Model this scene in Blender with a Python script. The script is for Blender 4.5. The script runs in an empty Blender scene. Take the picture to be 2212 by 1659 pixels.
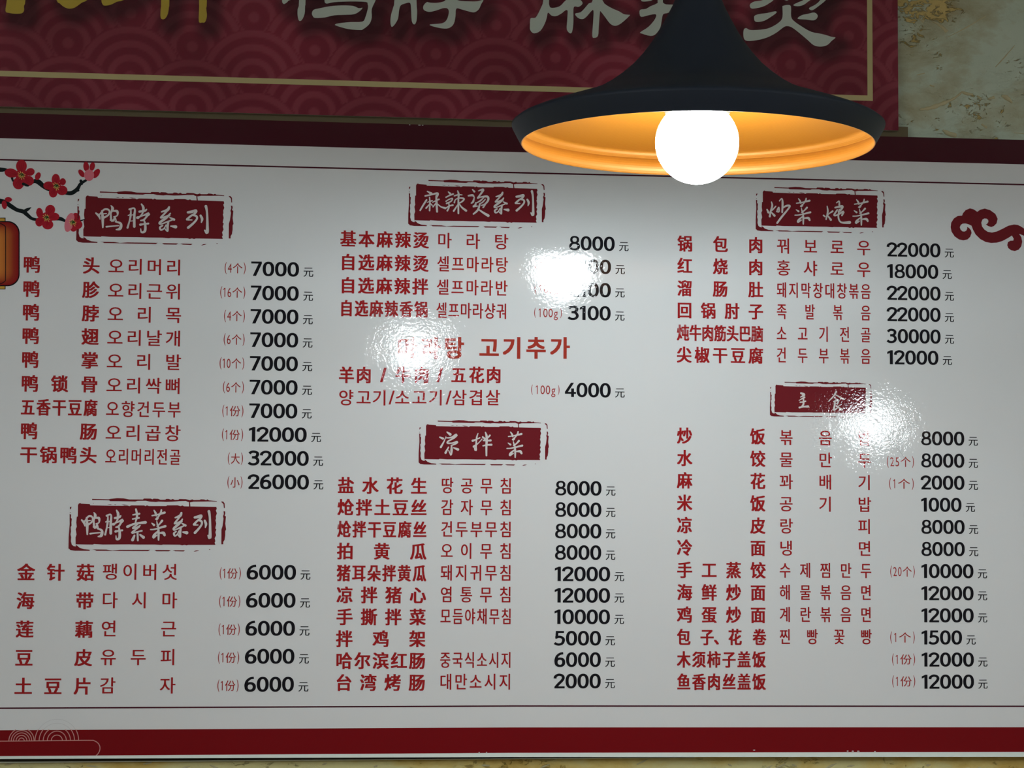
import bpy, math, random
import numpy as np
from mathutils import Matrix, Vector
from mathutils.geometry import tessellate_polygon

# ------------------------------------------------------------------ camera, world, exposure
SC = bpy.context.scene
COL = SC.collection
W, H = 2212, 1659
F = 4600.0                       # focal length in pixels of the 2212 px wide frame
EYE = 1.5                        # camera height
YB = 2.52                        # depth of the front of the menu board
YW = 2.539                       # depth of the plaster wall
YS = 2.526                       # depth of the front of the red sign


def rot(yaw, tilt, roll):
    Ry = np.array([[math.cos(yaw), 0, math.sin(yaw)], [0, 1, 0], [-math.sin(yaw), 0, math.cos(yaw)]])
    Rx = np.array([[1, 0, 0], [0, math.cos(tilt), -math.sin(tilt)], [0, math.sin(tilt), math.cos(tilt)]])
    Rz = np.array([[math.cos(roll), -math.sin(roll), 0], [math.sin(roll), math.cos(roll), 0], [0, 0, 1]])
    return Ry @ Rx @ Rz


M = rot(-0.10468885, 0.07016888, 0.00650933)
SWAP = np.array([[1, 0, 0], [0, 0, -1], [0, 1, 0]])
MW = SWAP @ M
cam_d = bpy.data.cameras.new('camera')
cam = bpy.data.objects.new('camera', cam_d)
COL.objects.link(cam)
cam_d.sensor_width = 36.0
cam_d.lens = F / W * 36.0
cam_d.clip_start = 0.05
cam.matrix_world = Matrix.Translation((0, 0, EYE)) @ Matrix([list(r) for r in MW]).to_4x4()
SC.camera = cam

wd = bpy.data.worlds.new('room_light')
SC.world = wd
wd.use_nodes = True
wd.node_tree.nodes['Background'].inputs[0].default_value = (1.0, 0.985, 0.94, 1)
wd.node_tree.nodes['Background'].inputs[1].default_value = 0.05
BULB_POWER = 84.0
BULB_COL = (0.84, 0.95, 1.0)
PANEL_POWER = 11.0
PANEL_COL = (0.86, 0.93, 1.0)

SC.view_settings.view_transform = 'Standard'
SC.view_settings.look = 'None'
SC.view_settings.exposure = 0.17
SC.view_settings.gamma = 1.0
SC.view_settings.use_curve_mapping = False


def ray(px, py):
    d = MW @ np.array([px - W / 2, -(py - H / 2), -F])
    return d / d[1]


def at(px, py, Y=YB):
    """photo pixel -> (x, z) on the vertical plane at depth Y"""
    d = ray(px, py) * Y
    return (d[0], d[2] + EYE)


# ------------------------------------------------------------------ materials
def mat(name, col, rough=0.5, metal=0.0, spec=0.5):
    m = bpy.data.materials.new(name)
    m.use_nodes = True
    b = m.node_tree.nodes['Principled BSDF']
    b.inputs['Base Color'].default_value = (*col, 1)
    b.inputs['Roughness'].default_value = rough
    b.inputs['Metallic'].default_value = metal
    b.inputs['Specular IOR Level'].default_value = spec
    return m


def nd(m, t, **kw):
    n = m.node_tree.nodes.new(t)
    for k, v in kw.items():
        if k.startswith('i_'):
            n.inputs[k[2:].replace('_', ' ')].default_value = v
        else:
            setattr(n, k, v)
    return n


def lk(m, a, b):
    m.node_tree.links.new(a, b)


def laminate(name, col, vcol=False):
    """printed vinyl under a glossy film with orange-peel waviness"""
    m = mat(name, col, 0.7, 0, 0.0)
    b = m.node_tree.nodes['Principled BSDF']
    g = nd(m, 'ShaderNodeNewGeometry')
    n1 = nd(m, 'ShaderNodeTexNoise', i_Scale=320.0, i_Detail=2.5, i_Roughness=0.55)
    n2 = nd(m, 'ShaderNodeTexNoise', i_Scale=22.0, i_Detail=2.0)
    for n in (n1, n2):
        lk(m, g.outputs['Position'], n.inputs['Vector'])
    b1 = nd(m, 'ShaderNodeBump', i_Strength=1.0, i_Distance=0.00008)
    b2 = nd(m, 'ShaderNodeBump', i_Strength=1.0, i_Distance=0.0002)
    lk(m, n1.outputs['Fac'], b1.inputs['Height'])
    lk(m, n2.outputs['Fac'], b2.inputs['Height'])
    lk(m, b2.outputs['Normal'], b1.inputs['Normal'])
    b.inputs['Coat Weight'].default_value = 1.0
    b.inputs['Coat Roughness'].default_value = 0.04
    b.inputs['Coat IOR'].default_value = 1.46
    lk(m, b1.outputs['Normal'], b.inputs['Coat Normal'])
    if vcol:
        a = nd(m, 'ShaderNodeVertexColor', layer_name='print')
        lk(m, a.outputs['Color'], b.inputs['Base Color'])
    return m


M_WHITE = laminate('white_vinyl', (0.76, 0.77, 0.765))
M_MAROON = laminate('maroon_print', (0.066, 0.010, 0.019))
M_BAND = laminate('red_band_print', (0.20, 0.007, 0.010))
M_RED = laminate('red_print', (0.37, 0.018, 0.020))
M_PORT = laminate('brick_red_print', (0.40, 0.04, 0.035))
M_TITLE = laminate('orange_red_print', (0.42, 0.045, 0.03))
M_BLACK = laminate('black_print', (0.012, 0.012, 0.015))
M_STAMP = laminate('stamp_red_print', (0.170, 0.016, 0.022))
M_GLYPH = laminate('cream_print', (0.72, 0.67, 0.65))
M_PINK = laminate('pink_line_print', (0.62, 0.30, 0.27))
M_BRANCH = laminate('dark_branch_print', (0.012, 0.018, 0.02))
M_PETAL = laminate('crimson_petal_print', (0.45, 0.02, 0.035))
M_PETAL2 = laminate('dark_petal_print', (0.38, 0.016, 0.03))
M_PPINK = laminate('pink_petal_print', (0.75, 0.20, 0.25))
M_STAMEN = laminate('yellow_stamen_print', (0.75, 0.55, 0.15))
M_GREEN = laminate('green_heart_print', (0.02, 0.07, 0.02))
M_GOLD = laminate('gold_print', (0.62, 0.36, 0.06))
M_LANT = laminate('lantern_print', (1, 1, 1), True)
M_FAINT = laminate('faint_grey_print', (0.66, 0.665, 0.66))
M_SIGN = laminate('sign_print', (1, 1, 1), True)
M_SCHAR = laminate('pale_sage_print', (0.60, 0.67, 0.60))
M_SGOLD = laminate('ochre_print', (0.60, 0.44, 0.07))
M_SLINE = laminate('gold_line_print', (0.58, 0.50, 0.25))
M_EDGE = mat('pale_edge', (0.82, 0.90, 0.83), 0.4)
M_EDGE2 = mat('grey_edge', (0.5, 0.48, 0.42), 0.5)
M_SCRATCH = laminate('scuff_grey', (0.42, 0.43, 0.43))


# ------------------------------------------------------------------ mesh helpers
PART_LABELS = {
    'dish_name': 'bold dark red Chinese dish name', 'korean_name': 'thin dark red Korean dish name',
    'price': 'bold black price figures', 'currency_sign': 'small black currency character',
    'portion_note': 'small brick red portion note in brackets', 'heading_line': 'large orange red Korean heading',
    'stamp_heading': 'ragged dark red stamp box', 'heading_lettering': 'cream brush lettering',
    'top_band': 'dark maroon band along the top', 'bottom_band': 'red band along the bottom',
    'edge_strip': 'pale green white lower edge', 'printed_cloud': 'dark red curled cloud scroll',
    'printed_branch': 'dark plum branch', 'printed_blossom': 'red plum blossom', 'printed_lantern': 'glowing red lantern picture',
    'printed_rings': 'pink concentric half rings', 'border_line': 'thin dull gold border line',
    'lamp_shade': 'matt black bell shade', 'gold_lining': 'bright gold inner lining', 'bulb': 'glowing white globe bulb'}


class MB:
    def __init__(s):
        s.v = []
        s.f = []
        s.c = None
        s.k = 0

    def layer(s, y):
        """every overlapping print shape lies a few microns above the one before"""
        s.k += 1
        return y - s.k * 3e-6

    def add(s, vs, fs):
        o = len(s.v)
        s.v += [tuple(p) for p in vs]
        s.f += [tuple(i + o for i in f) for f in fs]

    def box(s, x0, x1, y0, y1, z0, z1):
        s.add([(x0, y0, z0), (x1, y0, z0), (x1, y1, z0), (x0, y1, z0), (x0, y0, z1), (x1, y0, z1), (x1, y1, z1), (x0, y1, z1)],
              [(0, 3, 2, 1), (4, 5, 6, 7), (0, 1, 5, 4), (1, 2, 6, 5), (2, 3, 7, 6), (3, 0, 4, 7)])

    def build(s, name, m, parent=None, smooth=False):
        if name == 'portion_note' and not s.v:
            return None
        me = bpy.data.meshes.new(name)
        me.from_pydata(s.v, [], s.f)
        me.materials.append(m)
        if smooth:
            me.polygons.foreach_set('use_smooth', [True] * len(me.polygons))
        if s.c is not None:
            a = me.color_attributes.new('print', 'FLOAT_COLOR', 'POINT')
            a.data.foreach_set('color', np.asarray(s.c, dtype=np.float32).ravel())
        me.update()
        o = bpy.data.objects.new(name, me)
        COL.objects.link(o)
        o.parent = parent
        if name in PART_LABELS:
            o['label'] = PART_LABELS[name]
        return o

    # ---- flat print on a vertical plane; y = depth
    def flat_poly(s, pts, y):
        """pts (x, z); closed polygon, faces towards the camera (-y)"""
        if len(pts) < 3:
            return
        tri = tessellate_polygon([[Vector((p[0], p[1], 0)) for p in pts]])
        fs = []
        for t in tri:
            a, b, c = (pts[i] for i in t)
            if (b[0] - a[0]) * (c[1] - a[1]) - (b[1] - a[1]) * (c[0] - a[0]) < 0:
                t = (t[0], t[2], t[1])
            fs.append(t)
        y = s.layer(y)
        s.add([(p[0], y, p[1]) for p in pts], fs)

    def stroke(s, pts, y, caps=True, n=5, smooth=True):
        """pts (x, z, width) -> ribbon of varying width with round ends"""
        P = np.array(pts, dtype=float)
        if smooth and len(P) > 2:
            P = catmull(P, n)
        else:
            P = np.vstack([P[0], P[-1]]) if len(P) == 2 else P
        d = np.gradient(P[:, :2], axis=0)
        L = np.hypot(d[:, 0], d[:, 1]) + 1e-12
        nx, nz = -d[:, 1] / L, d[:, 0] / L
        w = P[:, 2] / 2
        vs = []
        y0 = s.layer(y)
        for i in range(len(P)):
            vs.append((P[i, 0] - nx[i] * w[i], y0 - i * 1e-6, P[i, 1] - nz[i] * w[i]))
            vs.append((P[i, 0] + nx[i] * w[i], y0 - i * 1e-6, P[i, 1] + nz[i] * w[i]))
        s.k += len(P) // 2
        s.add(vs, [(2 * i, 2 * i + 2, 2 * i + 3, 2 * i + 1) for i in range(len(P) - 1)])
        if caps:
            for i in (0, len(P) - 1):
                s.disc(P[i, 0], P[i, 1], w[i], w[i], y, 10)

    def disc(s, x, z, rx, rz, y, n=24, ang=0.0):
        ca, sa = math.cos(ang), math.sin(ang)
        y = s.layer(y)
        vs = []
        for k in range(n):
            a = 2 * math.pi * k / n
            ex, ez = rx * math.cos(a), rz * math.sin(a)
            vs.append((x + ex * ca - ez * sa, y, z + ex * sa + ez * ca))
        s.add(vs, [tuple(range(n))])

    def ring(s, x, z, rx, rz, tx, tz, y, a0=0.0, a1=2 * math.pi, n=28):
        vs = []
        y = s.layer(y)
        for k in range(n + 1):
            a = a0 + (a1 - a0) * k / n
            vs.append((x + (rx - tx) * math.cos(a), y, z + (rz - tz) * math.sin(a)))
            vs.append((x + rx * math.cos(a), y, z + rz * math.sin(a)))
        s.add(vs, [(2 * i, 2 * i + 1, 2 * i + 3, 2 * i + 2) for i in range(n)])

    def lathe(s, prof, n=96, cx=0, cy=0, cz=0, flip=False):
        vs = []
        for r, z in prof:
            for k in range(n):
                a = 2 * math.pi * k / n
                vs.append((cx + r * math.cos(a), cy + r * math.sin(a), cz + z))
        fs = []
        for i in range(len(prof) - 1):
            for k in range(n):
                q = (i * n + k, i * n + (k + 1) % n, (i + 1) * n + (k + 1) % n, (i + 1) * n + k)
                fs.append(q[::-1] if flip else q)
        s.add(vs, fs)


def catmull(P, n=5, closed=False):
    P = np.asarray(P, dtype=float)
    N = len(P)
    out = []
    rng = range(N) if closed else range(N - 1)
    for i in rng:
        if closed:
            p0, p1, p2, p3 = P[(i - 1) % N], P[i], P[(i + 1) % N], P[(i + 2) % N]
        else:
            p0, p1, p2, p3 = P[max(i - 1, 0)], P[i], P[i + 1], P[min(i + 2, N - 1)]
        for k in range(n):
            t = k / n
            out.append(0.5 * (2 * p1 + (p2 - p0) * t + (2 * p0 - 5 * p1 + 4 * p2 - p3) * t * t + (3 * p1 - p0 - 3 * p2 + p3) * t ** 3))
    if not closed:
        out.append(P[-1])
    return np.array(out)


def tag(o, label, cat, group=None, kind=None):
    o['label'] = label
    if cat:
        o['category'] = cat
    if group:
        o['group'] = group
    if kind:
        o['kind'] = kind
    return o


def empty(name, loc):
    o = bpy.data.objects.new(name, None)
    COL.objects.link(o)
    o.location = loc
    o.empty_display_size = 0.05
    return o


# ------------------------------------------------------------------ setting: wall, floor, ceiling
def wall_material():
    m = mat('gold_sage_plaster', (0.4, 0.4, 0.3), 0.45)
    b = m.node_tree.nodes['Principled BSDF']
    g = nd(m, 'ShaderNodeNewGeometry')
    mp = nd(m, 'ShaderNodeMapping')
    mp.inputs['Rotation'].default_value = (0, 0.75, 0)
    mp.inputs['Scale'].default_value = (1.0, 1.0, 1.7)
    lk(m, g.outputs['Position'], mp.inputs['Vector'])
    patch = nd(m, 'ShaderNodeTexNoise', i_Scale=7.0, i_Detail=8.0, i_Roughness=0.62, i_Distortion=0.25)
    lk(m, mp.outputs['Vector'], patch.inputs['Vector'])
    r1 = nd(m, 'ShaderNodeValToRGB')
    e = r1.color_ramp.elements
    e[0].position, e[0].color = 0.46, (0.55, 0.64, 0.50, 1)
    e[1].position, e[1].color = 0.66, (0.34, 0.27, 0.12, 1)
    k = r1.color_ramp.elements.new(0.52)
    k.color = (0.48, 0.51, 0.35, 1)
    lk(m, patch.outputs['Fac'], r1.inputs['Fac'])
    fl = nd(m, 'ShaderNodeTexNoise', i_Scale=75.0, i_Detail=8.0, i_Roughness=0.72, i_Distortion=0.8)
    lk(m, mp.outputs['Vector'], fl.inputs['Vector'])
    cl = nd(m, 'ShaderNodeTexNoise', i_Scale=9.0, i_Detail=2.0)
    lk(m, g.outputs['Position'], cl.inputs['Vector'])
    mul = nd(m, 'ShaderNodeMath', operation='MULTIPLY')
    lk(m, fl.outputs['Fac'], mul.inputs[0])
    lk(m, cl.outputs['Fac'], mul.inputs[1])
    rf = nd(m, 'ShaderNodeValToRGB')
    rf.color_ramp.elements[0].position = 0.325
    rf.color_ramp.elements[1].position = 0.35
    lk(m, mul.outputs[0], rf.inputs['Fac'])
    mix = nd(m, 'ShaderNodeMix', data_type='RGBA')
    lk(m, rf.outputs['Color'], mix.inputs[0])
    lk(m, r1.outputs['Color'], mix.inputs[6])
    mix.inputs[7].default_value = (0.56, 0.42, 0.15, 1)
    # the plaster colour turns brighter and yellower low on the wall
    sep = nd(m, 'ShaderNodeSeparateXYZ')
    lk(m, g.outputs['Position'], sep.inputs[0])
    mr = nd(m, 'ShaderNodeMapRange')
    mr.inputs['From Min'].default_value = 1.75
    mr.inputs['From Max'].default_value = 1.30
    lk(m, sep.outputs['Z'], mr.inputs['Value'])
    r3 = nd(m, 'ShaderNodeValToRGB')
    r3.color_ramp.elements[0].position, r3.color_ramp.elements[0].color = 0.44, (0.76, 0.70, 0.33, 1)
    r3.color_ramp.elements[1].position, r3.color_ramp.elements[1].color = 0.60, (0.66, 0.45, 0.10, 1)
    k3 = r3.color_ramp.elements.new(0.52)
    k3.color = (0.76, 0.60, 0.20, 1)
    lk(m, patch.outputs['Fac'], r3.inputs['Fac'])
    mix2 = nd(m, 'ShaderNodeMix', data_type='RGBA')
    lk(m, mr.outputs['Result'], mix2.inputs[0])
    lk(m, mix.outputs[2], mix2.inputs[6])
    lk(m, r3.outputs['Color'], mix2.inputs[7])
    lk(m, mix2.outputs[2], b.inputs['Base Color'])
    mt = nd(m, 'ShaderNodeMath', operation='MULTIPLY')
    mt.inputs[1].default_value = 0.55
    lk(m, rf.outputs['Color'], mt.inputs[0])
    lk(m, mt.outputs[0], b.inputs['Metallic'])
    # relief: flat trowelled plateaus with crusty edges, thin scratches and grit
    fine = nd(m, 'ShaderNodeTexNoise', i_Scale=190.0, i_Detail=4.0, i_Roughness=0.7)
    lk(m, g.outputs['Position'], fine.inputs['Vector'])
    crust = nd(m, 'ShaderNodeTexNoise', i_Scale=11.0, i_Detail=9.0, i_Roughness=0.66, i_Distortion=0.2)
    lk(m, mp.outputs['Vector'], crust.inputs['Vector'])
    step = nd(m, 'ShaderNodeValToRGB')
    step.color_ramp.elements[0].position = 0.49
    step.color_ramp.elements[1].position = 0.56
    lk(m, crust.outputs['Fac'], step.inputs['Fac'])
    b1 = nd(m, 'ShaderNodeBump', i_Strength=0.45, i_Distance=0.0012)
    b2 = nd(m, 'ShaderNodeBump', i_Strength=0.5, i_Distance=0.0011)
    b3 = nd(m, 'ShaderNodeBump', i_Strength=0.8, i_Distance=0.004)
    lk(m, fine.outputs['Fac'], b1.inputs['Height'])
    lk(m, step.outputs['Color'], b2.inputs['Height'])
    lk(m, rf.outputs['Color'], b3.inputs['Height'])
    lk(m, b3.outputs['Normal'], b2.inputs['Normal'])
    lk(m, b2.outputs['Normal'], b1.inputs['Normal'])
    lk(m, b1.outputs['Normal'], b.inputs['Normal'])
    return m


M_WALL = wall_material()
w = MB()
w.box(-2.6, 3.6, YW, YW + 0.12, 0.0, 2.9)
wall = w.build('wall_back', M_WALL)
wall['kind'] = 'structure'
w = MB()
w.box(-2.6, 3.6, -3.2, YW + 0.12, -0.1, 0.0)
fm = mat('brown_floor', (0.20, 0.15, 0.11), 0.4)
nn = nd(fm, 'ShaderNodeTexNoise', i_Scale=12.0, i_Detail=5.0)
rr = nd(fm, 'ShaderNodeValToRGB')
rr.color_ramp.elements[0].color = (0.16, 0.12, 0.09, 1)
rr.color_ramp.elements[1].color = (0.27, 0.21, 0.15, 1)
lk(fm, nn.outputs['Fac'], rr.inputs['Fac'])
lk(fm, rr.outputs['Color'], fm.node_tree.nodes['Principled BSDF'].inputs['Base Color'])
w.build('floor', fm)['kind'] = 'structure'
w = MB()
w.box(-2.6, 3.6, -3.2, YW + 0.12, 2.9, 3.0)
w.build('ceiling', mat('white_ceiling', (0.7, 0.7, 0.68), 0.8))['kind'] = 'structure'

M_SIDE = mat('cream_wall_paint', (0.52, 0.48, 0.40), 0.8)
M_REAR = mat('dark_wood_wall', (0.075, 0.05, 0.035), 0.6)
for nm_, bx_, m_ in (('wall_left', (-2.72, -2.6, -3.2, YW + 0.12, 0, 2.9), M_SIDE), ('wall_right', (3.6, 3.72, -3.2, YW + 0.12, 0, 2.9), M_SIDE),
                     ('wall_front', (-2.72, 3.72, -3.32, -3.2, 0, 2.9), M_REAR)):
    w = MB()
    w.box(*bx_)
    w.build(nm_, m_)['kind'] = 'structure'

# unseen fill light panels added at the ceiling along both side walls
M_PANEL = bpy.data.materials.new('lit_panel')
M_PANEL.use_nodes = True
pb = M_PANEL.node_tree.nodes['Principled BSDF']
pb.inputs['Emission Color'].default_value = (*PANEL_COL, 1)
pb.inputs['Emission Strength'].default_value = PANEL_POWER
M_PFRAME = mat('white_panel_frame', (0.8, 0.8, 0.8), 0.5)
first = None
for k_, (px0, py0, lab) in enumerate([(-1.95, -0.3, 'left side of the room nearest the menu wall'), (-1.95, -1.7, 'left side of the room further from the menu wall'),
                                      (3.15, -0.3, 'right side of the room nearest the menu wall'), (3.15, -1.7, 'right side of the room further from the menu wall')]):
    if first is None:
        root = empty('fill_light_panel', (px0, py0, 2.9))
        first = root
        b = MB()
        b.box(-.30, .30, -.60, .60, -.012, -.006)
        b.build('diffuser', M_PANEL, root)
        b = MB()
        b.box(-.33, .33, -.63, -.60, -.02, 0)
        b.box(-.33, .33, .60, .63, -.02, 0)
        b.box(-.33, -.30, -.60, .60, -.02, 0)
        b.box(.30, .33, -.60, .60, -.02, 0)
        b.box(-.30, .30, -.60, .60, -.005, 0)
        b.build('frame', M_PFRAME, root)
    else:
        root = first.copy()
        COL.objects.link(root)
        root.location = (px0, py0, 2.9)
        for c_ in first.children:
            d_ = c_.copy()
            COL.objects.link(d_)
            d_.parent = root
    tag(root, 'added white fill light panel, ' + lab, 'ceiling light', 'added fill light panels')

# raised trowel ridges of the plaster beside the red sign (real relief)
M_RIDGE = mat('gold_ridge', (0.58, 0.52, 0.30), 0.45, 0.1)


def ridge(pts, h, name='plaster_ridge', m=None):
    P = catmull(np.array([(*at(x, y, YW), wd_ * 0.00055) for x, y, wd_ in pts]), 4)
    mb = MB()
    d = np.gradient(P[:, :2], axis=0)
    L = np.hypot(d[:, 0], d[:, 1]) + 1e-12
    nx, nz = -d[:, 1] / L, d[:, 0] / L
    rnd = random.Random(int(pts[0][0] * 7 + pts[0][1]))
    vs = []
    for i in range(len(P)):
        hw = P[i, 2] / 2
        j = 1 + 0.5 * (rnd.random() - 0.5)
        k = 0.6 if i in (0, len(P) - 1) else 1
        vs += [(P[i, 0] - nx[i] * hw * j, YW + 0.0002, P[i, 1] - nz[i] * hw * j), (P[i, 0], YW - h * j * k, P[i, 1]),
               (P[i, 0] + nx[i] * hw * j, YW + 0.0002, P[i, 1] + nz[i] * hw * j)]
    fs = []
    for i in range(len(P) - 1):
        a = 3 * i
        fs += [(a, a + 3, a + 4, a + 1), (a + 1, a + 4, a + 5, a + 2)]
    mb.add(vs, fs)
    return mb.build(name, m or M_RIDGE, wall, True)


for pts, h in [([(1986, 237, 4), (2010, 233, 9), (2035, 224, 9), (2060, 213, 6), (2078, 199, 4)], .0022),
               ([(2076, 198, 4), (2090, 203, 8), (2102, 204, 5)], .0022),
               ([(2014, 46, 3), (2034, 57, 7), (2046, 69, 9)], .002),
               ([(1984, 40, 3), (1996, 47, 8)], .002),
               ([(2163, 206, 5), (2176, 212, 11), (2186, 222, 7)], .003),
               ([(2110, 207, 3), (2120, 214, 6)], .002),
               ([(2134, 214, 4), (2148, 210, 7)], .002),
               ([(2048, 80, 2), (2090, 58, 3), (2130, 34, 2)], .001),
               ([(2150, 145, 2), (2166, 128, 3), (2192, 98, 2)], .001),
               ([(2036, 281, 5), (2050, 289, 12), (2066, 293, 8)], .003),
               ([(2120, 268, 4), (2132, 276, 8)], .002),
               ([(1980, 162, 2), (1998, 158, 3)], .001),
               ([(2190, 287, 2), (2230, 290, 2)], .001),
               ([(2008, 184, 3), (2018, 187, 5)], .002)]:
    ridge(pts, h)
rnd = random.Random(5)
for k in range(26):
    x = rnd.uniform(-20, 2240)
    y = 1650 + rnd.uniform(0, 12)
    a = rnd.uniform(-.5, .5)
    L = rnd.uniform(8, 26)
    ridge([(x, y, 2), (x + L * .5, y + L * .5 * math.sin(a), 5), (x + L, y + L * math.sin(a), 2)], .0015)

# ------------------------------------------------------------------ red sign above the menu
ST = 0.010                                     # sign thickness
sx1 = at(1940, 140, YS)[0]
sx0 = sx1 - 1.62
sz0 = at(1106, 259.5, YS)[1]
sz1 = sz0 + 0.46
sign = empty('shop_sign', ((sx0 + sx1) / 2, YS + ST, sz0))
tag(sign, 'deep red shop sign with pale calligraphy on wave pattern above the white menu board', 'sign')


def localise(o):
    """keep world placement while parented to an Empty away from the origin"""
    p = o.parent
    off = Vector((0, 0, 0))
    while p is not None:
        off += p.location
        p = p.parent
    o.data.transform(Matrix.Translation(-off))
    return o


def poly_px(pts, n=3, Y=YS, smooth=True):
    P = np.array([at(x, y, Y) for x, y in pts])
    return catmull(P, n, True) if smooth else P


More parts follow.
